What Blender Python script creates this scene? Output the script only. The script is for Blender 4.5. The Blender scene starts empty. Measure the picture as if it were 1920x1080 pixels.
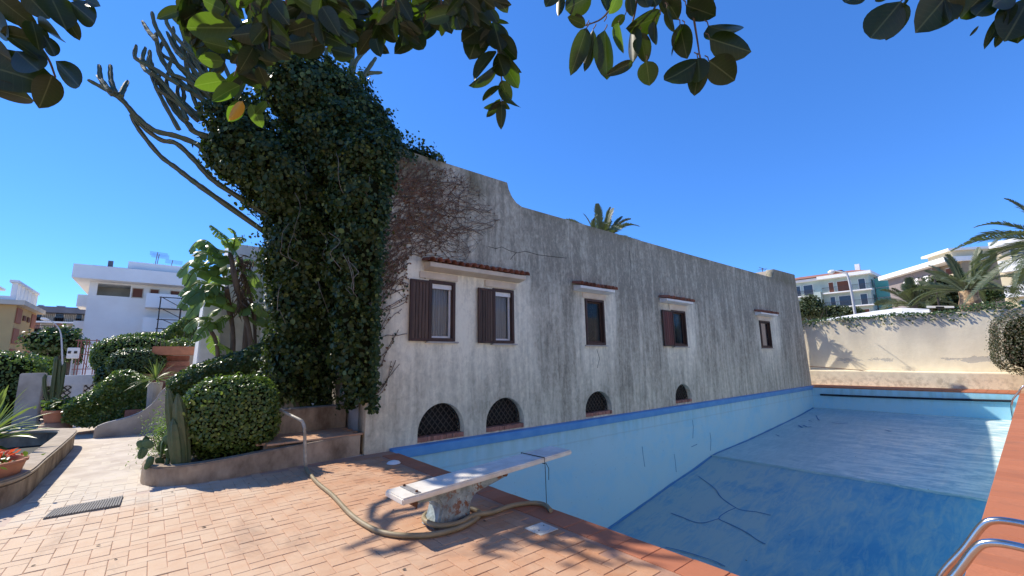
import bpy, bmesh, math, random
import numpy as np
from mathutils import Vector, Matrix
R = math.radians
random.seed(7); rng = np.random.default_rng(7)
S = bpy.context.scene
COL = S.collection

# ------------------------------------------------------------------ camera
F = 800.0
def _camrot():
    r = math.radians(0.8); dx, dy = 975.0, 121.0
    n = np.array([math.sin(r), math.cos(r)])
    p = math.atan2(dx*n[0] + dy*n[1], F)
    Z = np.array([-n[0]*math.cos(p), -n[1]*math.cos(p), math.sin(p)]); Z /= np.linalg.norm(Z)
    X = np.array([dx, dy, F]); X /= np.linalg.norm(X)
    return np.stack([X, np.cross(Z, X), Z])
RW = _camrot(); CP = np.array([0, 0, 1.6])
def ray(px, py): return RW @ np.array([px-960.0, py-540.0, F])
def Py(px, py, y): d = ray(px, py); return CP + d*(y/d[1])
def Px(px, py, x): d = ray(px, py); return CP + d*(x/d[0])
def Pz(px, py, z=0.0): d = ray(px, py); return CP + d*((z-1.6)/d[2])
def Pd(px, py, dist): return CP + ray(px, py)/F*dist
cam = bpy.data.objects.new('camera', bpy.data.cameras.new('camera')); COL.objects.link(cam)
cam.data.sensor_width = 36; cam.data.lens = F/1920*36; cam.data.clip_start = 0.05; cam.data.clip_end = 3000
m = Matrix(((RW[0,0], -RW[0,1], -RW[0,2], 0), (RW[1,0], -RW[1,1], -RW[1,2], 0), (RW[2,0], -RW[2,1], -RW[2,2], 1.6), (0,0,0,1)))
cam.matrix_world = m
S.camera = cam
S.render.resolution_x, S.render.resolution_y = 1024, 576

# ------------------------------------------------------------------ sky, sun, exposure
SUN = Vector((-0.42, 0.94, 1.0)).normalized()
W = bpy.data.worlds.new('World'); S.world = W; W.use_nodes = True
wn = W.node_tree; bg = wn.nodes['Background']
sk = wn.nodes.new('ShaderNodeTexSky'); sk.sky_type = 'NISHITA'; sk.sun_disc = False
sk.sun_elevation = math.asin(SUN.z); sk.sun_rotation = math.atan2(SUN.x, SUN.y)
sk.altitude = 0; sk.air_density = 0.68; sk.dust_density = 0.0; sk.ozone_density = 3.0
hs = wn.nodes.new('ShaderNodeHueSaturation'); hs.inputs['Saturation'].default_value = 1.30
gm = wn.nodes.new('ShaderNodeGamma'); gm.inputs[1].default_value = .70; wn.links.new(sk.outputs[0], gm.inputs[0]); wn.links.new(gm.outputs[0], hs.inputs['Color'])
ti = wn.nodes.new('ShaderNodeMix'); ti.data_type = 'RGBA'; ti.blend_type = 'MULTIPLY'; ti.inputs[0].default_value = 1.0; ti.inputs[7].default_value = (.56, .90, 1.38, 1); wn.links.new(hs.outputs[0], ti.inputs[6]); wn.links.new(ti.outputs[2], bg.inputs[0]); bg.inputs[1].default_value = 0.15
sl = bpy.data.lights.new('sun', 'SUN'); sl.energy = 3.0; sl.angle = R(0.53); sl.color = (1.0, 0.92, 0.80)
so = bpy.data.objects.new('sun', sl); COL.objects.link(so)
so.rotation_euler = SUN.to_track_quat('Z', 'Y').to_euler(); so.location = SUN*60
S.view_settings.view_transform = 'Standard'; S.view_settings.look = 'None'
S.view_settings.exposure = 1.06; S.view_settings.gamma = 1; S.view_settings.use_curve_mapping = False

# ------------------------------------------------------------------ material helpers
MATS = {}
class NT:
    def __init__(s, name):
        s.m = bpy.data.materials.new(name); s.m.use_nodes = True; s.t = s.m.node_tree
        s.b = s.t.nodes['Principled BSDF']; s.out = s.t.nodes['Material Output']; MATS[name] = s.m
    def n(s, typ, **k):
        x = s.t.nodes.new('ShaderNode'+typ)
        for a, v in k.items(): setattr(x, a, v)
        return x
    def l(s, a, b): s.t.links.new(a, b)
    def pos(s, scale=(1,1,1), world=True):
        mp = s.n('Mapping'); mp.inputs['Scale'].default_value = scale
        if world: g = s.n('NewGeometry'); s.l(g.outputs['Position'], mp.inputs[0])
        else: g = s.n('TexCoord'); s.l(g.outputs['Object'], mp.inputs[0])
        return mp.outputs[0]
    def noise(s, vec, scale, detail=6, rough=.6, dist=0):
        x = s.n('TexNoise'); x.inputs['Scale'].default_value = scale; x.inputs['Detail'].default_value = detail
        x.inputs['Roughness'].default_value = rough; x.inputs['Distortion'].default_value = dist
        s.l(vec, x.inputs['Vector']); return x.outputs['Fac']
    def ramp(s, fac, a, b, lo=0., hi=1.):
        x = s.n('MapRange'); x.inputs[1].default_value = a; x.inputs[2].default_value = b
        x.inputs[3].default_value = lo; x.inputs[4].default_value = hi; x.clamp = True
        s.l(fac, x.inputs[0]); return x.outputs[0]
    def math(s, op, a, b=None, clamp=False):
        x = s.n('Math', operation=op); x.use_clamp = clamp
        for i, v in enumerate((a, b)):
            if v is None: continue
            if isinstance(v, (int, float)): x.inputs[i].default_value = v
            else: s.l(v, x.inputs[i])
        return x.outputs[0]
    def mix(s, fac, a, b, blend='MIX'):
        x = s.n('Mix', data_type='RGBA', blend_type=blend)
        for i, v in ((0, fac), (6, a), (7, b)):
            if isinstance(v, (int, float)): x.inputs[i].default_value = v
            elif isinstance(v, tuple): x.inputs[i].default_value = (*v[:3], 1)
            else: s.l(v, x.inputs[i])
        return x.outputs[2]
    def sep(s):
        g = s.n('NewGeometry'); x = s.n('SeparateXYZ'); s.l(g.outputs['Position'], x.inputs[0]); return x.outputs
    def island(s):
        g = s.n('NewGeometry'); o = s.n('ObjectInfo')
        return s.math('FRACT', s.math('ADD', g.outputs['Random Per Island'], o.outputs['Random']))
    def bump(s, h, strength=.4, dist=.01):
        x = s.n('Bump'); x.inputs['Strength'].default_value = strength; x.inputs['Distance'].default_value = dist
        s.l(h, x.inputs['Height']); s.l(x.outputs[0], s.b.inputs['Normal'])
    def fin(s, col, rough=.8, spec=.3, metal=0.):
        for k, v in (('Base Color', col), ('Roughness', rough), ('Specular IOR Level', spec), ('Metallic', metal)):
            if isinstance(v, tuple): s.b.inputs[k].default_value = (*v[:3], 1)
            elif isinstance(v, (int, float)): s.b.inputs[k].default_value = v
            else: s.l(v, s.b.inputs[k])
        return s.m

def plain(name, c1, c2=None, scale=6, rough=.8, spec=.3, metal=0., bump=.3, bscale=40, stretch=(1,1,1), lo=.35, hi=.68, isl=0.):
    t = NT(name); v = t.pos(stretch)
    c2 = c2 or tuple(x*.7 for x in c1)
    f = t.ramp(t.noise(v, scale), lo, hi); c = t.mix(f, c1, c2)
    if isl:
        i = t.island(); k = t.ramp(i, 0, 1, 1-isl, 1+isl)
        x = t.n('HueSaturation'); t.l(c, x.inputs['Color']); t.l(k, x.inputs['Value']); c = x.outputs[0]
    if bump: t.bump(t.noise(v, bscale, 4), bump, .006)
    return t.fin(c, rough, spec, metal)

def leafmat(name, c1, c2, trans=.35, rough=.35, tcol=None, spec=.5, third=None, rib=False):
    t = NT(name); i = t.island(); c = t.mix(i, c1, c2)
    if rib:
        tc = t.n('TexCoord'); sx = t.n('SeparateXYZ'); t.l(tc.outputs['Object'], sx.inputs[0]); ax = t.math('ABSOLUTE', sx.outputs[0])
        vv = t.math('FRACT', t.math('MULTIPLY', t.math('SUBTRACT', sx.outputs[1], t.math('MULTIPLY', ax, .7)), 9.0))
        k_ = t.math('MAXIMUM', t.ramp(ax, .006, .014, 1, 0), t.ramp(vv, .0, .12, .35, 0)); c = t.mix(k_, c, tuple(x*2.6+.012 for x in c2))
    if third:
        f = t.ramp(t.math('FRACT', t.math('MULTIPLY', i, 7.31)), 1-third[1], 1-third[1]+.02); c = t.mix(f, c, third[0])
    t.fin(c, rough, spec)
    tr = t.n('BsdfTranslucent')
    t.l(t.mix(.75, c, tcol or (c1[0]*1.9+.02, c1[1]*2.0+.02, c1[2]*.7)), tr.inputs[0])
    mx = t.n('MixShader'); mx.inputs[0].default_value = trans
    t.l(t.b.outputs[0], mx.inputs[1]); t.l(tr.outputs[0], mx.inputs[2]); t.l(mx.outputs[0], t.out.inputs[0])
    return t.m

# ------------------------------------------------------------------ mesh helpers
class MB:
    def __init__(s): s.v = []; s.f = []
    def add(s, v, f):
        o = len(s.v); s.v += [tuple(map(float, p)) for p in v]; s.f += [tuple(i+o for i in q) for q in f]; return s
    def box(s, x0, x1, y0, y1, z0, z1):
        return s.add([(x0,y0,z0),(x1,y0,z0),(x1,y1,z0),(x0,y1,z0),(x0,y0,z1),(x1,y0,z1),(x1,y1,z1),(x0,y1,z1)],
                     [(0,3,2,1),(4,5,6,7),(0,1,5,4),(1,2,6,5),(2,3,7,6),(3,0,4,7)])
    def hexa(s, p):
        return s.add(p, [(0,3,2,1),(4,5,6,7),(0,1,5,4),(1,2,6,5),(2,3,7,6),(3,0,4,7)])
    def bar(s, a, b, w, h, up=(0,0,1)):
        a = np.array(a, float); b = np.array(b, float); d = b-a; d /= np.linalg.norm(d)
        u = np.array(up, float)
        if abs(d@u) > .98: u = np.array([1., 0, 0])
        r = np.cross(d, u); r /= np.linalg.norm(r); u = np.cross(r, d); r *= w/2; u *= h/2
        return s.hexa([a-r-u, a+r-u, b+r-u, b-r-u, a-r+u, a+r+u, b+r+u, b-r+u])
    def tube(s, pts, rad, n=8, cap=True, star=0.):
        pts = [np.array(p, float) for p in pts]; k = len(pts)
        if isinstance(rad, (int, float)): rad = [rad]*k
        rings = []; u = None
        for i in range(k):
            d = pts[min(i+1, k-1)]-pts[max(i-1, 0)]; d /= (np.linalg.norm(d)+1e-9)
            if u is None:
                u = np.cross(d, (0,0,1.) if abs(d[2]) < .9 else (1.,0,0))
            u = u-d*(u@d); u /= np.linalg.norm(u); w = np.cross(d, u)
            ring = []
            for j in range(n):
                a = 2*math.pi*j/n; q = rad[i]*(1+(star if j % 2 else -star))
                ring.append(pts[i]+u*math.cos(a)*q+w*math.sin(a)*q)
            rings.append(ring)
        v = [p for r_ in rings for p in r_]; f = []
        for i in range(k-1):
            for j in range(n):
                f.append((i*n+j, i*n+(j+1) % n, (i+1)*n+(j+1) % n, (i+1)*n+j))
        if cap: f += [tuple(range(n-1, -1, -1)), tuple((k-1)*n+j for j in range(n))]
        return s.add(v, f)
    def lathe(s, prof, c, n=20):
        v = []; f = []
        for r_, z in prof:
            for j in range(n):
                a = 2*math.pi*j/n; v.append((c[0]+r_*math.cos(a), c[1]+r_*math.sin(a), c[2]+z))
        for i in range(len(prof)-1):
            for j in range(n): f.append((i*n+j, i*n+(j+1) % n, (i+1)*n+(j+1) % n, (i+1)*n+j))
        f += [tuple(range(n-1, -1, -1)), tuple((len(prof)-1)*n+j for j in range(n))]
        return s.add(v, f)
    def prism(s, poly, h0, h1, axis='z'):
        n = len(poly)
        def P(a, b, h): return {'z': (a, b, h), 'y': (a, h, b), 'x': (h, a, b)}[axis]
        v = [P(a, b, h0) for a, b in poly]+[P(a, b, h1) for a, b in poly]
        f = [tuple(range(n-1, -1, -1)), tuple(range(n, 2*n))]+[(i, (i+1) % n, n+(i+1) % n, n+i) for i in range(n)]
        return s.add(v, f)
    def build(s, name, mat, parent=None, smooth=False, bevel=0., **k):
        me = bpy.data.meshes.new(name); off = wloc(parent)
        me.from_pydata([(x-off[0], y-off[1], z-off[2]) for x, y, z in s.v], [], s.f)
        return finish(name, me, mat, parent, smooth, bevel, **k)
def wloc(p):
    o = Vector((0, 0, 0))
    while p: o = o+p.location; p = p.parent
    return o
def finish(name, me, mat, parent, smooth=False, bevel=0., recalc=True, **k):
    if recalc or bevel:
        bm = bmesh.new(); bm.from_mesh(me)
        bmesh.ops.recalc_face_normals(bm, faces=bm.faces)
        if bevel: bmesh.ops.bevel(bm, geom=[e for e in bm.edges if len(e.link_faces) == 2 and e.calc_face_angle(0) > .5], offset=bevel, segments=2, affect='EDGES', clamp_overlap=True)
        bm.to_mesh(me); bm.free()
    if smooth:
        me.polygons.foreach_set('use_smooth', [True]*len(me.polygons))
        try: me.set_sharp_from_angle(angle=R(38))
        except Exception: pass
    me.materials.append(MATS[mat] if isinstance(mat, str) else mat)
    o = bpy.data.objects.new(name, me); COL.objects.link(o)
    if parent: o.parent = parent
    return tag(o, **k)
def tag(o, label=None, cat=None, group=None, kind=None):
    if label: o['label'] = label
    if cat: o['category'] = cat
    if group: o['group'] = group
    if kind: o['kind'] = kind
    return o
def thing(name, label, cat, loc=(0,0,0), group=None):
    o = bpy.data.objects.new(name, None); COL.objects.link(o); o.location = [float(x) for x in loc]; o.empty_display_size = .2
    return tag(o, label, cat, group)
def inst(name, me, parent, loc, rot=None, scale=None):
    o = bpy.data.objects.new(name, me); COL.objects.link(o); o.parent = parent
    off = wloc(parent); o.location = Vector([float(x) for x in loc])-off
    if rot is not None: o.rotation_mode = 'QUATERNION'; o.rotation_quaternion = rot
    if scale is not None: o.scale = scale if not isinstance(scale, (int, float)) else (scale,)*3
    return o
def copy_tree(o, parent=None):
    c = o.copy(); COL.objects.link(c); c.parent = parent
    for ch in list(o.children): copy_tree(ch, c)
    return c
def fastmesh(name, V, faces_k):
    """V (N,3); faces_k (M,k) int array"""
    me = bpy.data.meshes.new(name); V = np.asarray(V, np.float32); Fk = np.asarray(faces_k, np.int32)
    k = Fk.shape[1]; me.vertices.add(len(V)); me.vertices.foreach_set('co', V.ravel())
    me.loops.add(Fk.size); me.loops.foreach_set('vertex_index', Fk.ravel())
    me.polygons.add(len(Fk)); me.polygons.foreach_set('loop_start', np.arange(0, Fk.size, k, dtype=np.int32))
    try: me.polygons.foreach_set('loop_total', np.full(len(Fk), k, np.int32))
    except Exception: pass
    me.update(calc_edges=True); me.validate(); return me
KITE = np.array([(0,0,0),(.42,.38,.10),(0,1,0),(-.42,.38,.10)])
OVAL = np.array([(0,0,0),(.32,.28,.09),(.30,.68,.09),(0,1,-.03),(-.30,.68,.09),(-.32,.28,.09)])
def leafcloud(name, P, N, size, mat, parent, tmpl=KITE, jitter=.8, width=1.0, kind=None, droop=0., **k):
    """leaves at points P, faces turned towards N with random jitter"""
    P = np.asarray(P, float); n = len(P); N = np.asarray(N, float)
    N = N/np.maximum(np.linalg.norm(N, axis=1, keepdims=True), 1e-6)+rng.normal(0, jitter*.5, (n, 3)); N /= np.linalg.norm(N, axis=1, keepdims=True)
    D = rng.normal(0, 1, (n, 3)); D[:, 2] -= droop; D -= N*np.sum(D*N, 1, keepdims=True); D /= np.linalg.norm(D, axis=1, keepdims=True)
    X = np.cross(D, N); sz = size*rng.uniform(.65, 1.25, n)
    t = tmpl*np.array([width, 1, 1]); kk = len(t)
    V = P[:, None, :]+sz[:, None, None]*(t[None, :, 0, None]*X[:, None]+t[None, :, 1, None]*D[:, None]+t[None, :, 2, None]*N[:, None])
    off = np.array(wloc(parent)); V = V.reshape(-1, 3)-off
    base = (np.arange(n)*kk)[:, None]
    if kk == 4: Fc = np.concatenate([base+np.array([[0,1,2]]), base+np.array([[0,2,3]])])
    else: Fc = np.concatenate([base+np.array([[0,1,2,3]]), base+np.array([[0,3,4,5]])])
    me = fastmesh(name, V, Fc)
    return finish(name, me, mat, parent, recalc=False, kind=kind, **k)
def wob(D, seed, amp):
    r_ = np.random.default_rng(seed); o = np.zeros(len(D))
    for _ in range(6):
        kx = r_.normal(0, 2.6, 3); o += np.sin(D@kx+r_.uniform(0, 6.3))
    return 1+amp*o/3
def superpts(c, rad, p, n, depth=.1, seed=0, amp=.05, zmin=-1.):
    D = rng.normal(0, 1, (int(n*1.6)+8, 3)); D = D[D[:, 2]/np.linalg.norm(D, axis=1) > zmin][:n]
    D /= (np.abs(D)**p).sum(1, keepdims=True)**(1/p)
    N = np.sign(D)*np.abs(D)**(p-1)/np.array(rad)
    q = D*np.array(rad)*wob(D, seed, amp)[:, None]
    N /= np.linalg.norm(N, axis=1, keepdims=True)
    off_ = -rng.random((len(q), 1))**1.6*depth; sh = rng.random((len(q), 1)) < .035; off_ = np.where(sh, rng.random((len(q), 1))*.55*depth, off_)
    return q+N*off_+np.array(c), N
def supercore(c, rad, p, sc, seed, amp, mb, n1=14, n2=22):
    v = []; f = []
    for i in range(n1+1):
        th = math.pi*i/n1
        for j in range(n2):
            ph = 2*math.pi*j/n2; v.append((math.sin(th)*math.cos(ph), math.sin(th)*math.sin(ph), math.cos(th)))
    D = np.array(v); D /= (np.abs(D)**p).sum(1, keepdims=True)**(1/p)
    q = D*np.array(rad)*sc*wob(D, seed, amp)[:, None]+np.array(c)
    for i in range(n1):
        for j in range(n2): f.append((i*n2+j, (i+1)*n2+j, (i+1)*n2+(j+1) % n2, i*n2+(j+1) % n2))
    mb.add(q, f)
def plate(name, outline, holes, y0, y1, mat, parent=None, **k):
    """vertical slab in the XZ plane between y0 and y1 with holes"""
    cu = bpy.data.curves.new('tmp', 'CURVE'); cu.dimensions = '2D'; cu.fill_mode = 'BOTH'; cu.extrude = (y1-y0)/2
    for L in [outline]+holes:
        sp = cu.splines.new('POLY'); sp.points.add(len(L)-1); sp.use_cyclic_u = True
        for i, (a, b) in enumerate(L): sp.points[i].co = (a, b, 0, 1)
    ob = bpy.data.objects.new('tmp', cu); COL.objects.link(ob)
    dg = bpy.context.evaluated_depsgraph_get(); dg.update()
    me = bpy.data.meshes.new_from_object(ob.evaluated_get(dg)); bpy.data.objects.remove(ob); bpy.data.curves.remove(cu)
    off = wloc(parent); ym = (y0+y1)/2
    for v in me.vertices: x, z, d = v.co; v.co = (x-off[0], ym-d-off[1], z-off[2])
    bm = bmesh.new(); bm.from_mesh(me); bmesh.ops.remove_doubles(bm, verts=bm.verts, dist=1e-5)
    bmesh.ops.recalc_face_normals(bm, faces=bm.faces); bm.to_mesh(me); bm.free(); me.name = name
    me.materials.clear()
    return finish(name, me, mat, parent, recalc=False, **k)
def smoothpath(pts, n=6):
    P = [np.array(p, float) for p in pts]; P = [2*P[0]-P[1]]+P+[2*P[-1]-P[-2]]; out = []
    for i in range(1, len(P)-2):
        for t in np.linspace(0, 1, n, endpoint=False):
            a, b, c, d = P[i-1:i+3]
            out.append(.5*((2*b)+(-a+c)*t+(2*a-5*b+4*c-d)*t*t+(-a+3*b-3*c+d)*t**3))
    return out+[P[-2]]

# ------------------------------------------------------------------ materials
def m_facade():
    t = NT('plaster_weathered'); X, Y, Z = t.sep()
    st = t.noise(t.pos((3.0, 3.0, .32)), 1.6, 9, .66, .5)
    fine = t.noise(t.pos((1, 1, .8)), 9, 8, .7, .6)
    blot = t.noise(t.pos((1, 1, .55)), .9, 5, .6)
    h = t.ramp(Z, .1, 5.0, -.03, .13)
    left = t.ramp(X, 3.0, 8.5, -.05, .05)
    prot = None
    for x0, x1 in ((3.6, 6.9), (8.8, 10.3), (13.0, 15.0), (20.9, 23.2)):
        a = t.math('MULTIPLY', t.ramp(X, x0-.35, x0+.15), t.ramp(X, x1-.15, x1+.4, 1, 0))
        a = t.math('MULTIPLY', a, t.math('MULTIPLY', t.ramp(Z, .6, 2.2), t.ramp(Z, 3.5, 3.62, 1, 0)))
        prot = a if prot is None else t.math('MAXIMUM', prot, a)
    d = t.math('ADD', t.math('ADD', t.math('MULTIPLY', st, .68), t.math('MULTIPLY', fine, .46)), t.math('MULTIPLY', blot, .36))
    d = t.math('ADD', t.math('ADD', d, h), left); d = t.math('SUBTRACT', d, t.math('MULTIPLY', prot, .24))
    f = t.ramp(d, .51, .93)
    c = t.mix(f, (.86, .79, .60), (.25, .228, .172))
    spk = t.ramp(t.noise(t.pos((1.6, 1, .6)), 11, 8, .75, .8), .50, .66)
    c = t.mix(t.math('MULTIPLY', spk, .5), c, (.66, .58, .43))
    # greenish moss along the top edge and damp foot
    moss = t.math('MULTIPLY', t.ramp(Z, 5.1, 5.4), t.ramp(blot, .38, .6)); c = t.mix(t.math('MULTIPLY', moss, .5), c, (.13, .115, .05))
    t.bump(t.math('ADD', fine, t.math('MULTIPLY', t.noise(t.pos(), 55, 4), .5)), .45, .012)
    return t.fin(c, .92, .15)
m_facade()
def m_tile(name, c1, c2, pale, dust, isl=.2):
    t = NT(name); X, Y, Z = t.sep(); i = t.island()
    c = t.mix(i, c1, c2)
    n1 = t.noise(t.pos(), 2.2, 7, .65); n2 = t.noise(t.pos(), 22, 6, .7)
    c = t.mix(t.ramp(n2, .40, .75), c, tuple(x*.82 for x in c1))
    # worn and bleached towards the path
    wear = t.math('ADD', t.ramp(X, 3.6, -.4), t.math('MULTIPLY', t.math('SUBTRACT', n1, .5), 1.2), True)
    c = t.mix(t.math('MULTIPLY', wear, .85), c, pale)
    dm = t.math('MULTIPLY', t.ramp(t.math('ADD', Y, t.math('MULTIPLY', n1, 3.0)), 7.9, 9.2), t.ramp(X, 1.4, .4))
    c = t.mix(t.math('MULTIPLY', dm, .92), c, dust)
    spots = t.ramp(t.noise(t.pos(), 70, 2), .73, .77); c = t.mix(t.math('MULTIPLY', spots, .5), c, (.12, .08, .06))
    shade_blotch = t.ramp(t.noise(t.pos((1.4, .6, 1)), 1.1, 7, .72, .6), .54, .70); c = t.mix(t.math('MULTIPLY', shade_blotch, .38), c, (.16, .10, .075))  # dark blotches painted in place of cast tree shadow streaks
    t.bump(t.noise(t.pos(), 45, 5), .35, .006)
    return t.fin(c, .85, .25)
m_tile('terracotta_paver', (.50, .24, .12), (.42, .19, .088), (.66, .515, .36), (.62, .55, .44))
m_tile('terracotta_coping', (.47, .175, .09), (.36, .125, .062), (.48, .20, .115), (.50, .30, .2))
m_tile('mortar', (.40, .22, .14), (.40, .22, .14), (.50, .33, .25), (.58, .50, .41))
plain('dusty_paving', (.62, .54, .44), (.45, .37, .29), 2.2, bump=.5, bscale=18)
plain('bare_ground', (.56, .47, .36), (.48, .39, .29), .5)
plain('wet_soil', (.022, .024, .018), (.012, .014, .010), 6, rough=.8, bump=.5)
plain('soil', (.10, .075, .05), (.05, .04, .03), 12, bump=.8)
plain('concrete_old', (.42, .33, .235), (.15, .105, .07), 3.2, rough=.9, bump=.8, bscale=22, lo=.36, hi=.66, stretch=(1, 1, .6))
plain('concrete_pale', (.50, .46, .40), (.30, .27, .23), 2.0, rough=.9, bump=.5)
plain('rim_stone', (.44, .36, .26), (.30, .24, .17), 5, bump=.6)
plain('cream_plaster', (.80, .70, .56), (.72, .62, .49), 1.2, rough=.9)
def m_garden():
    t = NT('garden_plaster'); X, Y, Z = t.sep()
    n1 = t.noise(t.pos((1, 1, .6)), 1.1, 8, .65, .3); n2 = t.noise(t.pos(), 5, 6, .7); n3 = t.noise(t.pos((1, 1, .4)), .55, 5, .6)
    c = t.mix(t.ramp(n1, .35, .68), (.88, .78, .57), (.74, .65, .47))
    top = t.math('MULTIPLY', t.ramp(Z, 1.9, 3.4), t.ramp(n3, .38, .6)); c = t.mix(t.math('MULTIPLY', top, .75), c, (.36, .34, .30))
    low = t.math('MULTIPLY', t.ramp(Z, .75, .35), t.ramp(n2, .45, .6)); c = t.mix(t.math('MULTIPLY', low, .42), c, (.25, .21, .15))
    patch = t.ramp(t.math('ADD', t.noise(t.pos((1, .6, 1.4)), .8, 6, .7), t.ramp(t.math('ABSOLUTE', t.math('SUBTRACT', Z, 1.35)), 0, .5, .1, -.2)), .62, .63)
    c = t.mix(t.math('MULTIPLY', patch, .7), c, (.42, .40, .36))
    t.bump(t.math('ADD', n2, t.math('MULTIPLY', patch, -.7)), .5, .02)
    return t.fin(c, .92, .15)
m_garden()
def m_pool(name, c1, c2, dirt_or_glint, amt, wet=0.):
    t = NT(name); X, Y, Z = t.sep()
    n1 = t.noise(t.pos((.6, .6, .6)), .9, 7, .65, .4); n2 = t.noise(t.pos((2.5, 2.5, .4)), 2.0, 6, .6); n3 = t.noise(t.pos((.45, 2.0, 1)), 2.2, 8, .72, 1.2)
    c = t.mix(t.ramp(n1, .3, .7), c1, c2)
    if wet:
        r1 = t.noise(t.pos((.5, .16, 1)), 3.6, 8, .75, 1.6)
        c = t.mix(t.math('MULTIPLY', t.math('MULTIPLY', t.ramp(r1, .44, .60), t.ramp(t.math('ADD', Y, t.math('MULTIPLY', n1, 3.0)), 7.5, 4.0, .15, 1)), amt), c, dirt_or_glint)  # pale streaks: wet reflections painted into the colour, strongest at the right
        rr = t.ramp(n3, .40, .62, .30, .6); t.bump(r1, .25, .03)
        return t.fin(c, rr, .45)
    silt = t.math('ADD', t.ramp(n3, .42, .72), t.math('MULTIPLY', t.ramp(Y, 1.5, 6.0), t.ramp(n1, .38, .62)), True); c = t.mix(t.math('MULTIPLY', silt, amt), c, dirt_or_glint)
    line = t.math('MULTIPLY', t.ramp(t.math('ABSOLUTE', t.math('ADD', Z, t.math('ADD', .42, t.math('MULTIPLY', n2, .05)))), 0, .03, 1, 0), .3); c = t.mix(line, c, (.30, .36, .36))
    al = t.math('MULTIPLY', t.ramp(Z, -.75, -.15), t.ramp(n2, .42, .65)); c = t.mix(t.math('MULTIPLY', al, .35), c, (.22, .36, .30))
    sp_ = t.ramp(t.noise(t.pos(), 13, 5, .7), .64, .70); c = t.mix(t.math('MULTIPLY', sp_, .35), c, (.10, .13, .13))
    t.bump(n3, .15, .01)
    return t.fin(c, .62, .3)
m_pool('pool_paint_wall', (.27, .57, .72), (.36, .65, .77), (.44, .62, .65), .55)
m_pool('pool_paint_floor', (.085, .29, .43), (.14, .38, .48), (.37, .47, .43), .95)
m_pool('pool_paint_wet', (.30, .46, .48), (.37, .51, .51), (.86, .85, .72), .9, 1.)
plain('pool_lip_blue', (.07, .25, .52), (.11, .31, .57), 3, rough=.5)
plain('sealant_blue', (.06, .21, .40), (.07, .19, .34), 6, rough=.6)
plain('window_wood', (.085, .044, .030), (.045, .026, .02), 9, stretch=(1, 1, .15), rough=.6, bump=.5)
plain('shutter_wood', (.105, .062, .042), (.05, .034, .026), 10, stretch=(3, 3, .2), rough=.65, isl=.45, bump=.6)
plain('shutter_red', (.13, .035, .025), (.08, .025, .02), 10, stretch=(3, 3, .2), rough=.6, isl=.2)
plain('shutter_tan', (.46, .34, .24), (.36, .26, .18), 8, rough=.6)
plain('white_paint', (.80, .78, .73), (.66, .64, .59), 4, rough=.6)
plain('cream_paint', (.68, .58, .44), (.55, .45, .33), 3, rough=.85)
plain('curtain', (.55, .53, .49), (.40, .38, .35), 7, stretch=(6, 6, .2))
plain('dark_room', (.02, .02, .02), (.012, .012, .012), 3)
plain('roof_tile', (.27, .10, .06), (.15, .07, .05), 9, isl=.3, bump=.5)
plain('brick_sill', (.36, .17, .12), (.26, .12, .09), 9, isl=.25)
plain('iron_dark', (.035, .03, .028), (.06, .04, .03), 12, rough=.6, spec=.4)
def m_glass():
    t = NT('window_glass'); t.fin((.6, .65, .65), .04, .5); t.b.inputs['Transmission Weight'].default_value = 0.
    t.b.inputs['Alpha'].default_value = .2; t.b.inputs['Base Color'].default_value = (.05, .06, .065, 1)
m_glass()
def m_pane():
    t = NT('far_pane'); t.fin((.05, .06, .07), .08, .6)
m_pane()
plain('board_white', (.78, .74, .65), (.60, .55, .47), 5, rough=.55, bump=.2)
def m_stand():
    t = NT('stand_grp'); n1 = t.noise(t.pos(), 5, 7, .7, .4); X, Y, Z = t.sep()
    c = t.mix(t.ramp(n1, .38, .62), (.40, .47, .47), (.16, .20, .21))
    rust = t.math('MULTIPLY', t.ramp(t.noise(t.pos(), 9, 5, .7), .52, .56), t.ramp(X, 2.2, 2.5)); c = t.mix(t.math('MULTIPLY', rust, .9), c, (.20, .075, .03))
    low = t.ramp(Z, .10, .03); c = t.mix(t.math('MULTIPLY', low, t.ramp(n1, .4, .6)), c, (.06, .05, .04))
    t.bump(n1, .4, .01); t.fin(c, .75, .25)
m_stand()
plain('strip_grey', (.30, .29, .28), (.22, .21, .2), 12, rough=.6)
plain('rust_steel', (.16, .07, .035), (.08, .04, .025), 14, rough=.85)
plain('hose_tan', (.32, .26, .16), (.24, .19, .11), 6, rough=.5, bump=.1)
plain('pipe_cream', (.50, .46, .36), (.20, .16, .11), 9, rough=.45, spec=.5)
plain('steel_polished', (.62, .60, .57), (.50, .47, .43), 7, rough=.22, metal=1., bump=.05)
plain('drain_cream', (.66, .63, .54), (.52, .48, .40), 9, rough=.6)
plain('rubber_grey', (.115, .11, .105), (.17, .16, .145), 14, rough=.8)
plain('black_pipe', (.012, .014, .02), (.02, .02, .025), 5, rough=.5)
plain('cord_black', (.015, .015, .015), None, 5, rough=.7)
plain('terracotta_pot', (.46, .20, .115), (.34, .15, .09), 6, rough=.85)
plain('clay_urn', (.40, .25, .16), (.26, .16, .10), 5, rough=.85)
plain('bark', (.16, .12, .085), (.08, .06, .045), 9, stretch=(1, 1, .3), bump=.9)
plain('bark_grey', (.22, .20, .17), (.12, .105, .09), 9, bump=.8)
plain('vine_brown', (.19, .115, .075), (.10, .065, .048), 6, isl=.4)
plain('cactus_green', (.075, .11, .045), (.12, .13, .06), 9, rough=.55, bump=.4)
plain('euphorbia', (.085, .115, .062), (.13, .125, .085), 7, rough=.75, spec=.15, bump=.9)
plain('prickly_pear', (.10, .17, .075), (.07, .12, .055), 7, rough=.5)
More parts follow.
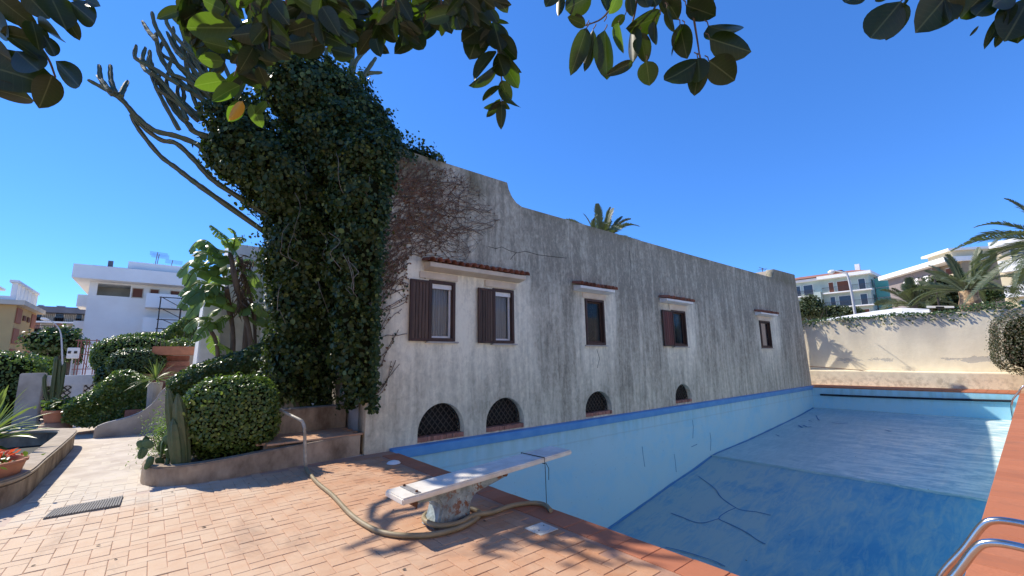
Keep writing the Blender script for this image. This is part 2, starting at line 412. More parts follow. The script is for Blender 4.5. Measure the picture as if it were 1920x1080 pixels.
plain('hedge_core', (.010, .014, .005), (.018, .018, .008), 8, rough=1., spec=0.)
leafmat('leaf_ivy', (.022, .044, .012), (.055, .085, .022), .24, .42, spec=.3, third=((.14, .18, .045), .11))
leafmat('leaf_hedge', (.07, .125, .028), (.13, .19, .045), .32, .32, third=((.26, .33, .07), .10))
leafmat('leaf_hedge_dark', (.045, .085, .024), (.085, .13, .038), .28, .32, third=((.10, .12, .04), .08))
leafmat('leaf_hedge_twiggy', (.05, .075, .035), (.12, .11, .07), .2, .5, spec=.3, third=((.20, .15, .10), .25))
leafmat('leaf_red', (.17, .07, .035), (.11, .09, .04), .2, .5)
leafmat('leaf_fig', (.011, .018, .007), (.022, .028, .010), .10, .40, tcol=(.20, .40, .02), spec=.25, rib=True)
leafmat('leaf_fig_glow', (.03, .05, .012), (.045, .065, .015), .42, .35, tcol=(.22, .42, .02), spec=.25, rib=True)  # lit copy of leaf_fig: backlight put into paler colour and more translucency
leafmat('leaf_fig_yellow', (.45, .25, .02), (.45, .22, .02), .35, .35, tcol=(.7, .38, .02))
leafmat('leaf_strelitzia', (.12, .20, .045), (.19, .28, .07), .5, .38, tcol=(.26, .42, .06))
leafmat('leaf_palm', (.075, .105, .055), (.15, .17, .09), .25, .5)
leafmat('leaf_strap', (.07, .12, .03), (.14, .20, .05), .35, .4, tcol=(.3, .42, .07))
leafmat('leaf_tree', (.05, .075, .025), (.09, .115, .045), .25, .5)
leafmat('leaf_fern', (.11, .19, .045), (.17, .25, .07), .35, .5)
leafmat('petal_red', (.74, .10, .04), (.80, .16, .05), .3, .6, tcol=(.9, .15, .05))

# ------------------------------------------------------------------ structure: ground, deck, pool
PX0, PX1, PY0, PY1 = 3.48, 26.6, 0.53, 7.60          # pool basin
g = MB()
for x0, x1, y0, y1 in ((-500, PX0-.3, -400, 600), (PX1+.3, 45, -400, 600), (PX0-.3, PX1+.3, -400, PY0-.3), (PX0-.3, PX1+.3, PY1+.3, 600)):
    g.add([(x0,y0,-.05),(x1,y0,-.05),(x1,y1,-.05),(x0,y1,-.05)], [(0,1,2,3)])
g.build('ground', 'bare_ground', kind='structure')
# hillside beyond the garden
hb = MB(); nx, ny = 26, 30; xs = np.linspace(44.9, 420, nx); ys = np.linspace(-260, 330, ny)
hb.add([(x, y, -.06+9.5*(1/(1+math.exp(-(x-75)/10)))+.02*max(0, x-90)+.6*math.sin(x*.05+y*.03)*min(1, (x-45)/40)) for x in xs for y in ys],
       [(i*ny+j, (i+1)*ny+j, (i+1)*ny+j+1, i*ny+j+1) for i in range(nx-1) for j in range(ny-1)])
hb.build('hillside', 'bare_ground', smooth=True, kind='structure')

dk = MB()
dk.box(-9, PX0-.012, -7, 7.68, -.045, -.0042)
dk.box(PX0-.012, 34, -7, PY0-.012, -.045, -.0075)
dk.box(PX1+.012, 29.0, PY0-.012, 14, -.045, -.0072)
deck = dk.build('deck', 'mortar', kind='structure')
pv = MB(); pv.box(-14, 2.98, 7.681, 34, -.045, -.0040)
path = pv.build('path', 'dusty_paving', kind='structure')

# herringbone pavers
TW = .125; GAP = .004
def tilemesh(name, lx, ly, mat, h=.03):
    b = MB(); x, y = lx/2-GAP/2, ly/2-GAP/2; c = .004
    b.add([(-x,-y,-h),(x,-y,-h),(x,y,-h),(-x,y,-h),(-x,-y,-c),(x,-y,-c),(x,y,-c),(-x,y,-c),(-x+c,-y+c,0),(x-c,-y+c,0),(x-c,y-c,0),(-x+c,y-c,0)],
          [(8,9,10,11)]+[(i,(i+1)%4,4+(i+1)%4,4+i) for i in range(4)]+[(4+i,4+(i+1)%4,8+(i+1)%4,8+i) for i in range(4)])
    me = bpy.data.meshes.new(name); me.from_pydata(b.v, [], b.f); me.materials.append(MATS[mat]); return me
tH = tilemesh('paver', 2*TW, TW, 'terracotta_paver'); tV = tilemesh('paver', TW, 2*TW, 'terracotta_paver')
cand = []
for j in range(-4, 96):
    for i in range(-30, 28):
        v = (i-j) % 4
        if v == 0: cx, cy, k = (i+1)*TW, (j+.5)*TW, 0
        elif v == 3: cx, cy, k = (i+.5)*TW, (j+1)*TW, 1
        else: continue
        cy += .9; hx, hy = (TW, TW/2) if k == 0 else (TW/2, TW)
        if cx+hx > PX0-.305 or cy < .9: continue
        if cy > 7.45 and cx > 0.1: continue
        if cx < -.98 and cy > 7.0: continue
        d = RW.T @ (np.array([cx, cy, 0])-CP)
        if d[2] < .3: continue
        u, w = 960+F*d[0]/d[2], 540+F*d[1]/d[2]
        if not (-60 < u < 1500 and w < 1120): continue
        if cy > 12.9: continue
        cand.append((cx*cx+cy*cy, cx, cy, k))
cand.sort(key=lambda q: q[0])
tm = {0: tH, 1: tV}; rest = MB()
for n_, (q, cx, cy, k) in enumerate(cand):
    z = random.gauss(0, .0012)+.0015-.0062*min(1, max(0, (cy-7.7+.6*math.sin(cx*3+cy))/1.6))*(1 if cx < .4 else 0); rx, ry = random.gauss(0, .004), random.gauss(0, .004)
    if n_ < 300:
        o = inst('paver', tm[k], deck, (cx, cy, z)); o.rotation_mode = 'XYZ'; o.rotation_euler = (rx, ry, random.gauss(0, .006))
    else:
        me = tm[k]; rest.add([(cx+v.co.x, cy+v.co.y, z+v.co.z+ry*v.co.x+rx*v.co.y) for v in me.vertices], [tuple(p.vertices) for p in me.polygons])
rest.build('paver_field', 'terracotta_paver', deck, kind='stuff')
# coping tiles along the near pool edge and the right deck
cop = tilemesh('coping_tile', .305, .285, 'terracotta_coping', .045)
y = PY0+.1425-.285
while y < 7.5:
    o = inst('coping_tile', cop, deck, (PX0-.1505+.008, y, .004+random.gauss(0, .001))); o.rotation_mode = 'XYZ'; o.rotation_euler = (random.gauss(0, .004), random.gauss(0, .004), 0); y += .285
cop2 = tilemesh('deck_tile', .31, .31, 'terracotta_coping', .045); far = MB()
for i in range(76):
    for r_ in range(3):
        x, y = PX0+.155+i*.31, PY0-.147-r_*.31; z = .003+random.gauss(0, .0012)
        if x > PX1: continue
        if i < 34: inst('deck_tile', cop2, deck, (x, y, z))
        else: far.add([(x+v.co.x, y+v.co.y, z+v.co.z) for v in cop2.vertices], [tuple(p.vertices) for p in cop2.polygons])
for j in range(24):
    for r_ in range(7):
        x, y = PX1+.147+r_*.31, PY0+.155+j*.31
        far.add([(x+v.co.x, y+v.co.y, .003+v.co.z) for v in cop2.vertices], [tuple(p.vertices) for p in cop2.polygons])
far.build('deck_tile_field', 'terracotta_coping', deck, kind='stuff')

# pool basin
FX = [3.4, 7.5, 9.47, 10.8, 12.6, 14.0, 15.2]; FZ = [-3.0, -2.98, -2.73, -2.52, -2.22, -2.02, -1.80]
FX2 = [15.2, 18.05, 22.1, 24.3, 26.7]; FZ2 = [-1.77, -1.66, -1.41, -1.26, -1.04]
def floorz(x): return float(np.interp(x, FX, FZ)) if x < 15.2 else float(np.interp(x, FX2, FZ2))
def floor_mesh(xs, zf):
    b = MB(); ys = np.linspace(PY0-.1, PY1+.1, 12); n = len(ys)
    b.add([(x, y, zf(x)+.012*math.sin(x*1.3+y*.9)*math.cos(y*1.1)) for x in xs for y in ys], [(i*n+j, (i+1)*n+j, (i+1)*n+j+1, i*n+j+1) for i in range(len(xs)-1) for j in range(n-1)])
    return b
fl = floor_mesh(np.linspace(3.4, 15.2, 40), lambda x: float(np.interp(x, FX, FZ))).build('pool_floor', 'pool_paint_floor', smooth=True, kind='structure')
b = floor_mesh(np.linspace(15.2, 26.7, 30), lambda x: float(np.interp(x, FX2, FZ2))); n = 12
b.add([(15.2, PY0-.1, -1.74), (15.2, PY1+.1, -1.74), (15.2, PY1+.1, -1.95), (15.2, PY0-.1, -1.95)], [(0,1,2,3)])
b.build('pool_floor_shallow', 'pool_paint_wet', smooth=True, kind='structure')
pw = MB()
pw.box(PX0-.25, PX1+.25, PY1, PY1+.07, -3.3, -.145)
pw.box(PX1, PX1+.2, PY0-.2, PY1-.001, -3.3, -.032)
pw.box(PX0-.2, PX0, PY0-.2, PY1-.001, -3.3, -.032)
pw.box(PX0+.001, PX1-.001, PY0-.2, PY0, -3.3, -.032)
pw.build('pool_wall', 'pool_paint_wall', kind='structure')
lp = MB(); lp.prism([(PY1-.055, -.14), (PY1+.07, -.14), (PY1+.1, -.04), (PY1+.1, .045), (PY1-.035, .03), (PY1-.055, .01)], PX0-.02, PX1+.3, 'x')
lp.build('pool_lip', 'pool_lip_blue', smooth=False, kind='structure', bevel=.008)
# sealed cracks on floor and wall
def ribbon(mb, pts, w, n):
    pts = [np.array(p, float) for p in pts]; k = len(pts); v = []
    for i in range(k):
        d = pts[min(i+1, k-1)]-pts[max(i-1, 0)]; s_ = np.cross(d, n); s_ /= np.linalg.norm(s_); ww = w*random.uniform(.7, 1.3)
        v += [pts[i]-s_*ww, pts[i]+s_*ww, pts[i]+s_*ww*.4+np.array(n)*.006, pts[i]-s_*ww*.4+np.array(n)*.006]
    f = []
    for i in range(k-1):
        a = 4*i; f += [(a, a+3, a+7, a+4), (a+3, a+2, a+6, a+7), (a+2, a+1, a+5, a+6)]
    mb.add(v, f)
def onfloor(px, py):
    d = ray(px, py); t = 1.0
    for _ in range(60):
        p = CP+d*t; t = (floorz(p[0])+.014-1.6)/d[2]
        if not np.isfinite(t): break
        tt = t
    return CP+d*tt
for L in ([(1310,893),(1340,915),(1352,932),(1380,952),(1395,957),(1420,960),(1445,966)], [(1380,952),(1362,960),(1348,972),(1370,983),(1400,998),(1420,1012),(1436,1020)],
          [(1258,962),(1280,970),(1300,978),(1320,980),(1348,972)], [(1248,1026),(1280,1033),(1310,1042),(1340,1052),(1360,1062)]):
    b = MB(); ribbon(b, smoothpath([onfloor(*p) for p in L], 4), .015, (0, 0, 1)); b.build('crack_repair', 'sealant_blue', fl)
b = MB(); ribbon(b, [(x, PY1-.03, floorz(x)+.02) for x in np.linspace(3.6, 26.4, 60)], .03, (0, -.5, .85)); b.build('joint_repair', 'sealant_blue', fl)
for L in ([(1497,797),(1505,802)], [(1506,797),(1514,801),(1520,800)], [(1516,788),(1523,790)], [(1530,779),(1534,786),(1537,788)], [(1455,815),(1462,818)], [(1560,792),(1572,794),(1590,793)], [(1660,806),(1672,809)]):
    b = MB(); ribbon(b, [onfloor(*p) for p in L], .03, (0, 0, 1)); b.build('scuff_mark', 'sealant_blue', bpy.data.objects['pool_floor_shallow'])
for L in ([(1298,787),(1300,800),(1299,822)], [(1331,811),(1333,825),(1332,845)], [(1264,851),(1266,864),(1268,885)], [(1204,837),(1206,855),(1209,875)], [(1296,838),(1307,833)]):
    b = MB(); ribbon(b, [Py(*p, PY1-.002) for p in L], .012, (0, -1, 0)); b.build('wall_repair', 'sealant_blue', bpy.data.objects['pool_wall'])

# ------------------------------------------------------------------ the villa
WY = 7.70
H = thing('villa', 'long weathered grey plaster villa with shuttered windows beside the empty pool', 'house', (3.0, WY, 0))
out = [(3.0, -.25), (27.07, -.25), (26.52, 5.97), (23.50, 5.90), (23.46, 5.68), (23.36, 5.52), (23.15, 5.43), (15, 5.40), (6.78, 5.395), (6.60, 5.46), (6.46, 5.58), (6.36, 5.74), (6.31, 5.915), (3.0, 5.90)]
WIN = [(4.20, 4.83, 1.99, 3.25), (5.83, 6.455, 1.97, 3.23), (9.02, 9.84, 1.97, 3.25), (13.47, 14.40, 1.97, 3.21), (20.92, 22.15, 1.97, 3.21)]
ARC = [(4.02, 5.08, .06, .765), (5.64, 6.72, .07, .765), (8.88, 9.99, .085, .725), (13.36, 14.42, .10, .715)]
def archpts(x0, x1, z0, z1, n=18):
    c, r_ = (x0+x1)/2, (x1-x0)/2; hs = .16
    return [(x0, z0), (x1, z0)]+[(c+r_*math.cos(math.pi*i/n), z0+hs+(z1-z0-hs)*math.sin(math.pi*i/n)) for i in range(n+1)]
holes = [[(a, c), (b, c), (b, d), (a, d)] for a, b, c, d in WIN]+[archpts(*q) for q in ARC]
plate('facade', out, holes, WY, WY+.36, 'plaster_weathered', H)
b = MB(); b.box(3.03, 26.4, WY+.55, 15.0, -.2, 5.1); b.box(3.03, 3.4, WY+.361, WY+.55, -.2, 5.1); b.box(26.0, 26.4, WY+.361, WY+.55, -.2, 5.1); b.box(3.4, 26.0, WY+.361, WY+.55, 4.8, 5.1)
b.build('rear_block', 'concrete_pale', H)
b = MB(); b.box(23.52, 26.3, WY+.37, WY+1.6, 5.11, 5.86); b.box(3.05, 6.2, WY+.37, 10.5, 5.11, 5.7); b.build('parapet_return', 'cream_paint', H)
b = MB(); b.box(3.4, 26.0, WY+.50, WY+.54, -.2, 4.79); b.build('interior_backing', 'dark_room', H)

def rect_frame(mb, x0, x1, z0, z1, w, y0, y1):
    mb.box(x0, x0+w, y0, y1, z0, z1); mb.box(x1-w, x1, y0, y1, z0, z1)
    mb.box(x0+w, x1-w, y0, y1, z1-w, z1); mb.box(x0+w, x1-w, y0, y1, z0, z0+w)
def part(name, parent, c):
    o = bpy.data.objects.new(name, None); COL.objects.link(o); o.parent = parent; o.location = Vector([float(q) for q in c])-wloc(parent); o.empty_display_size = .1; return o
for i, (x0, x1, z0, z1) in enumerate(WIN):
    w = part('window', H, ((x0+x1)/2, WY, z0))
    f = MB(); rect_frame(f, x0+.004, x1-.004, z0+.004, z1-.004, .065, WY-.035, WY+.15); f.build('frame', 'window_wood', w, bevel=.004)
    f = MB(); rect_frame(f, x0+.071, x1-.071, z0+.071, z1-.071, .04, WY+.06, WY+.11); f.build('sash', 'white_paint' if i < 2 else 'window_wood', w)
    f = MB(); f.box(x0+.10, x1-.10, WY+.082, WY+.088, z0+.10, z1-.10); f.build('pane', 'window_glass', w)
    if i < 2:
        f = MB(); n = 40; xs = np.linspace(x0+.09, x1-.09, n)
        f.add([(x, WY+.155+.012*math.sin(k*1.15)+.004*math.sin(k*.4), z) for z in (z0+.08, z1-.08) for k, x in enumerate(xs)], [(k, k+1, n+k+1, n+k) for k in range(n-1)]); f.build('curtain', 'curtain', w, smooth=True)
        f = MB(); f.box(x0+.075, x1-.075, WY+.02, WY+.06, z1-.17, z1-.075); f.build('roller_box', 'white_paint', w)
    f = MB(); f.box(x0-.06, x1+.07, WY-.055, WY+.02, z0-.035, z0-.003); f.build('sill', 'concrete_pale', w)
def shutter(x0, x1, z0, z1, y, n, pm, label):
    s_ = part('shutter', H, (x0, y, z0)); s_['label'] = label
    f = MB(); rect_frame(f, x0, x1, z0, z1, .05, y-.03, y+.01); f.build('stile', 'window_wood', s_, bevel=.003)
    wpl = (x1-x0-.10)/n; f = MB(); f.box(-wpl/2+.006, wpl/2-.006, -.018, .004, 0, z1-z0-.10)
    me = bpy.data.meshes.new('plank'); me.from_pydata(f.v, [], f.f); bm = bmesh.new(); bm.from_mesh(me); bmesh.ops.bevel(bm, geom=bm.edges[:], offset=.003, segments=1); bm.to_mesh(me); bm.free(); me.materials.append(MATS[pm])
    for k in range(n): inst('plank', me, s_, (x0+.05+wpl*(k+.5), y, z0+.05))
    f = MB(); f.bar((x1-.1, y-.035, z0-.005), (x1-.02, y-.05, z0+.02), .02, .03); f.build('latch', 'iron_dark', s_)
shutter(3.76, 4.22, 1.99, 3.21, WY-.05, 5, 'shutter_wood', 'weathered brown plank shutter next to the ivy')
shutter(5.39, 5.84, 1.97, 3.19, WY-.05, 5, 'shutter_wood', 'dark brown plank shutter')
shutter(12.82, 13.49, 1.97, 3.17, WY-.05, 5, 'shutter_red', 'reddish brown closed-plank shutter')
shutter(20.99, 21.55, 2.03, 3.12, WY-.01, 4, 'shutter_tan', 'pale tan shutter standing in the window')

def tile_shell(r_=.085, L=.36, n=7):
    b = MB(); v = []; 
    for y, rr in ((0, r_), (L, r_*.86)):
        for q in (1., .84):
            for k in range(n+1): a = math.pi*k/n; v.append((math.cos(a)*rr*q, y, math.sin(a)*rr*q))
    m_ = n+1; f = []
    for k in range(n): f += [(k, k+1, 2*m_+k+1, 2*m_+k), (m_+k, 3*m_+k, 3*m_+k+1, m_+k+1), (k, m_+k, m_+k+1, k+1)]
    me = bpy.data.meshes.new('roof_tile'); me.from_pydata(v, [], f); me.polygons.foreach_set('use_smooth', [True]*len(f)); me.materials.append(MATS['roof_tile']); return me
rt = tile_shell()
for x0, x1, zt, dz in ((4.02, 6.70, 3.47, .09), (8.52, 10.12, 3.47, .07), (12.76, 14.62, 3.46, .07), (20.5, 22.6, 3.47, .07)):
    c = part('canopy', H, ((x0+x1)/2, WY, zt)); yf = WY-.30
    f = MB(); f.prism([(yf+.03, zt), (WY-.003, zt-.05), (WY-.003, zt+dz+.05), (yf+.03, zt+dz)], x0+.06, x1-.06, 'x'); f.build('slab', 'cream_paint' if x0 < 5 else 'white_paint', c, bevel=.006)
    n = int((x1-x0)/.158)
    for k in range(n):
        q = Matrix.Rotation(R(10)+random.gauss(0, .02), 3, 'X').to_quaternion()
        inst('roof_tile', rt, c, (x0+.08+k*(x1-x0-.16)/(n-1), yf-.03+random.gauss(0, .012), zt+dz+.012+random.gauss(0, .006)), q)
    if x0 > 5:
        wx = [q for q in WIN if q[0] > x0-.3][0]
        f = MB(); f.box(wx[0]-.1, wx[1]+.12, WY-.02, WY+.004, wx[3]+.01, zt-.056); f.build('lintel', 'cream_paint', c, bevel=.01)
for wx in WIN[:2]: f = MB(); f.box(wx[0]-.22, wx[1]+.06, WY-.028, WY+.004, wx[3]+.012, 3.40); f.build('lintel', 'cream_paint', H, bevel=.01)

for i, q in enumerate(ARC):
    x0, x1, z0, z1 = q; a = part('cellar_window', H, ((x0+x1)/2, WY, z0))
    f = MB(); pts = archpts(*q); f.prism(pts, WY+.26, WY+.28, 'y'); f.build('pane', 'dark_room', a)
    f = MB(); c, r_ = (x0+x1)/2, (x1-x0)/2; hs = .16; n = 9; zz = z0+.10
    def inside(x, z): 
        if z < zz: return False
        return z < z0+hs and abs(x-c) < r_-.01 or (((x-c)/(r_-.015))**2+((z-z0-hs)/(z1-z0-hs-.012))**2 < 1 and z >= z0+hs)
    for sg in (1, -1):
        for k in range(-14, 15):
            P0 = [(c+k*.13+sg*t, zz+t*1.15) for t in np.linspace(-.05, .8, 60)]; P0 = [p for p in P0 if inside(*p)]
            if len(P0) > 2: f.bar((P0[0][0], WY+.16+.008*sg, P0[0][1]), (P0[-1][0], WY+.16+.008*sg, P0[-1][1]), .016, .012, up=(0, 1, 0))
    rim = [(c+(r_-.012)*math.cos(math.pi*k/20), WY+.16, z0+hs+(z1-z0-hs-.012)*math.sin(math.pi*k/20)) for k in range(21)]
    rim = [(x1-.012, WY+.16, zz)]+rim+[(x0+.012, WY+.16, zz)]
    f.tube(rim, .012, 5); f.build('grille', 'iron_dark', a)
    n = 15; wb = (x1-x0-.01)/n; f = MB(); f.box(-wb/2+.004, wb/2-.004, -.10, .085, -.04, .048); me = bpy.data.meshes.new('brick'); me.from_pydata(f.v, [], f.f); me.materials.append(MATS['brick_sill'])
    for k in range(n): inst('brick', me, a, (x0+.005+wb*(k+.5), WY+.098+random.gauss(0, .004), z0+.045+random.gauss(0, .003)))
f = MB()
for L in ([(915,462),(930,466),(941,463),(955,470),(970,474),(985,471),(1010,478),(1035,481),(1062,484)], [(968,474),(962,480),(957,487)], [(1120,690),(1124,672),(1119,655)], [(1180,470),(1183,500),(1181,540)]): ribbon(f, [Py(*p, WY-.001) for p in L], .006, (0, -1, 0))
f.build('plaster_crack', 'dark_room', H, kind='stuff')
# rear wing with battered buttresses
b = MB(); b.box(1.35, 3.02, 14.2, 15.2, -.04, 5.0); b.build('wing_wall', 'white_paint', H)
b = MB(); b.hexa([(.82,13.4,-.04),(1.33,13.4,-.04),(1.33,15,-.04),(.82,15,-.04),(.90,13.9,3.45),(1.33,13.9,3.6),(1.33,15,3.6),(.90,15,3.45)])
b.hexa([(2.30,13.3,-.04),(2.62,13.3,-.04),(2.62,14.19,-.04),(2.30,14.19,-.04),(2.30,13.95,4.8),(2.62,13.95,4.9),(2.62,14.19,4.9),(2.30,14.19,4.8)]); b.build('buttress', 'white_paint', H, bevel=.03)
# roof antenna
b = MB(); ax, ay, az = Py(1431, 520, 9.5); b.tube([(ax, ay, 5.0), (ax, ay, 6.75)], .02, 6); b.tube([(ax-.45, ay, 6.72), (ax+.5, ay, 6.72)], .015, 5); b.tube([(ax, ay-.25, 6.66), (ax, ay+.25, 6.66)], .012, 5); b.build('antenna', 'rust_steel', H)

# ------------------------------------------------------------------ poolside things
D = thing('diving_board', 'white springboard on a worn grey pedestal at the near pool edge', 'diving board', (2.35, 4.0, 0))
by0, by1 = 3.80, 4.18; zb = lambda x: .375+(x-1.85)*.0505
b = MB(); b.hexa([(1.85,by0,zb(1.85)-.06),(4.10,by0,zb(4.1)-.05),(4.10,by1,zb(4.1)-.05),(1.85,by1,zb(1.85)-.06),(1.85,by0,zb(1.85)),(4.10,by0,zb(4.1)),(4.10,by1,zb(4.1)),(1.85,by1,zb(1.85))]); b.build('board', 'board_white', D, bevel=.012)
b = MB(); b.hexa([(1.99,by0+.03,zb(1.99)+.001),(2.05,by0+.03,zb(2.05)+.001),(2.05,by1-.03,zb(2.05)+.001),(1.99,by1-.03,zb(1.99)+.001),(1.99,by0+.03,zb(1.99)+.007),(2.05,by0+.03,zb(2.05)+.007),(2.05,by1-.03,zb(2.05)+.007),(1.99,by1-.03,zb(1.99)+.007)]); b.build('clamp_strip', 'strip_grey', D)
for yy in (by0+.06, by1-.06): 
    b = MB(); b.lathe([(.014, 0), (.014, .012), (.007, .02)], (2.02, yy, zb(2.02)+.006), 8); b.tube([(2.02, yy, zb(2.02)-.14), (2.02, yy, zb(2.02)-.06)], .009, 6); b.build('bolt', 'rust_steel', D)
# pedestal
pf = [(2.00, .285), (2.26, .262), (2.30, .20), (2.27, .09), (2.20, 0.), (2.66, 0.), (2.63, .09), (2.66, .20), (2.72, .245), (3.12, .335), (3.12, .395), (2.0, .332)]
b = MB(); n = len(pf); ins = []
b.prism(pf, 3.87, 4.13, 'y'); o = b.build('pedestal', 'stand_grp', D, bevel=.02, smooth=True)
b = MB(); b.hexa([(1.97,3.85,.325),(3.14,3.85,.386),(3.14,4.15,.386),(1.97,4.15,.325),(1.97,3.85,.336),(3.14,3.85,.398),(3.14,4.15,.398),(1.97,4.15,.336)]); b.build('bracket_plate', 'rust_steel', D)
for xx, zz in ((2.0, .295), (3.08, .372)):
    b = MB(); b.tube([(xx, 3.84, zz), (xx, 4.16, zz)], .026, 12); b.build('cross_tube', 'rust_steel', D)
cx = 3.62; b = MB(); e = .006
b.tube([(cx-.02, by1+e, zb(cx)+e), (cx, by0-e, zb(cx)+e), (cx, by0-e, zb(cx)-.06), (cx-.01, by1+e, zb(cx)-.06), (cx-.02, by1+e, zb(cx)+e)], .005, 5)
b.tube([(cx, by0-.012, zb(cx)-.05), (cx+.003, by0-.014, .2), (cx+.002, by0-.02, -.35)], .004, 5)
b.tube([(cx+.01, by0-.012, zb(cx)-.05), (cx+.05, by0-.02, zb(cx)-.12), (cx+.045, by0-.02, .22)], .004, 5)
b.build('tie_cord', 'cord_black', D)

hp = [(573,877),(593,903),(623,928),(653,960),(680,981),(713,997),(757,1004),(813,1002),(863,989),(893,972),(899,961),(884,954),(850,950),(818,956),(796,971),(799,985),(826,992),(862,986),(890,972),(925,960),(960,948),(1000,943),(1022,947),(1033,957)]
pts = [Pz(px, py, .03) for px, py in hp]
for i in range(13, 19): pts[i][2] += .012*(i-12) if i < 16 else .03
b = MB(); b.tube(smoothpath(pts, 6), .024, 10); b.build('pool_hose', 'hose_tan', smooth=True, label='thick tan suction hose looped around the diving board pedestal', cat='hose')
pb = Pz(573, 878, 0); t1 = Py(571, 803, pb[1]); t2 = Py(562, 787, pb[1]+.1); t3 = Py(510, 762, pb[1]+.75)
b = MB(); b.tube([pb, t1*.98+pb*.02]+smoothpath([t1, (t1+t2)/2+np.array([.012, 0, .012]), t2, (t2+t3)/2, t3], 5), .024, 10); b.build('bent_pipe', 'pipe_cream', smooth=True, label='bent cream metal pipe handrail standing in front of the ivy', cat='pipe')
# skimmer lid
q = [Pz(*p) for p in ((985,990),(1020,980),(1046,995),(1010,1006))]; c = sum(q)/4
d = thing('skimmer_lid', 'square cream skimmer cover with round lid set in the paving', 'drain cover', (c[0], c[1], 0))
b = MB(); b.box(c[0]-.115, c[0]+.115, c[1]-.115, c[1]+.115, .001, .009); b.build('frame', 'drain_cream', d, bevel=.003)
b = MB(); b.lathe([(.09, .008), (.09, .013), (.082, .015), (.0795, .012), (.03, .012), (.028, .015), (.001, .015)], (c[0], c[1], 0), 28); b.build('round_lid', 'drain_cream', d, smooth=True)
for s_ in (-1, 1): b = MB(); b.lathe([(.006, .012), (.006, .016)], (c[0]+s_*.06, c[1]+s_*.03, 0), 8); b.build('finger_hole', 'iron_dark', d)
# rubber mat
q = [Pz(*p) for p in ((80,975),(100,958),(231,932),(224,950))]
d = thing('drain_mat', 'grey ribbed rubber mat lying on the pale paving', 'mat', q[0])
a0, a1, a2, a3 = q[0], q[3], q[2], q[1]
b = MB(); b.hexa([p+np.array([0,0,.002]) for p in (a0,a1,a2,a3)]+[p+np.array([0,0,.012]) for p in (a0,a1,a2,a3)]); b.build('backing', 'rubber_grey', d)
plain('rubber_rib', (.20, .19, .175), (.26, .245, .22), 9, rough=.8)
for k in range(26):
    t = (k+.5)/26; lo = a0+(a1-a0)*t; hi = a3+(a2-a3)*t; b = MB(); b.bar(lo+(0,0,.017), hi+(0,0,.017), .016, .012); b.build('rib', 'rubber_rib', d)
# stainless ladder rails near right
LD = thing('pool_ladder', 'shiny stainless steel pool ladder handrails at the bottom right corner', 'pool ladder', (3.0, .35, 0))
def rail(x):
    p = [(x,-.12,0),(x,-.12,.2),(x,-.115,.38),(x,-.03,.53),(x,.10,.573),(x,.20,.585),(x,.29,.573),(x,.35,.525),(x,.45,.36),(x,.577,.17),(x,.63,.02),(x,.655,-.2),(x,.66,-.7),(x,.66,-1.25)]
    b = MB(); b.tube(smoothpath(p, 7), .0215, 12); return b.build('handrail', 'steel_polished', LD, smooth=True)
rail(3.63); rail(4.12)
for z in (-.45, -.75, -1.05):
    b = MB(); b.box(3.65, 4.10, .615, .70, z-.012, z+.012); b.build('tread', 'steel_polished', LD, bevel=.004)
L2 = copy_tree(LD); L2.location = (20.2, .35, 0); L2['label'] = 'second steel pool ladder at the far right end of the pool'
for o_ in (LD, L2): o_['group'] = 'pool ladders on the right edge'
# black lane pipe along the far wall
b = MB(); p0, p1 = Px(1538, 740, PX1-.06), Px(1898, 752, PX1-.06); b.tube([p0*(1-t)+p1*t+np.array([0, 0, -.02*math.sin(t*3.1)]) for t in np.linspace(0, 1, 12)], .045, 8); b.build('black_pipe', 'black_pipe', smooth=True, label='long black pipe fixed along the far pool wall', cat='pipe')
b = MB(); c_ = Pz(738, 869); b.lathe([(.001, 0), (.11, 0), (.09, .025), (.04, .04), (.001, .042)], (c_[0], c_[1], .004), 12); b.build('plastic_sheet', 'white_paint', smooth=True, label='crumpled white plastic scrap on the deck by the pool corner', cat='litter')

# ------------------------------------------------------------------ planters and garden structures
def bentwall(name, cl, w, z0, ztop, mat, parent=None, cap=None, **k):
    """wall along centre line cl [(x,y)], ztop number or list"""
    cl = [np.array(p, float) for p in cl]; n = len(cl); zt = ztop if isinstance(ztop, (list, tuple)) else [ztop]*n
    L, Rr = [], []
    for i in range(n):
        d = cl[min(i+1, n-1)]-cl[max(i-1, 0)]; d /= np.linalg.norm(d); q = np.array([-d[1], d[0]])*w/2; L.append(cl[i]+q); Rr.append(cl[i]-q)
    v = []; 
    for i in range(n): v += [(*L[i], z0), (*Rr[i], z0), (*Rr[i], zt[i]), (*L[i], zt[i])]
    f = [(0,1,2,3), (4*n-1, 4*n-2, 4*n-3, 4*n-4)]
    for i in range(n-1):
        a = 4*i; f += [(a+j, a+4+j, a+4+(j+1) % 4, a+(j+1) % 4) for j in range(4)]
    b = MB(); b.add(v, f); return b.build(name, mat, parent, bevel=.018, smooth=True, **k)
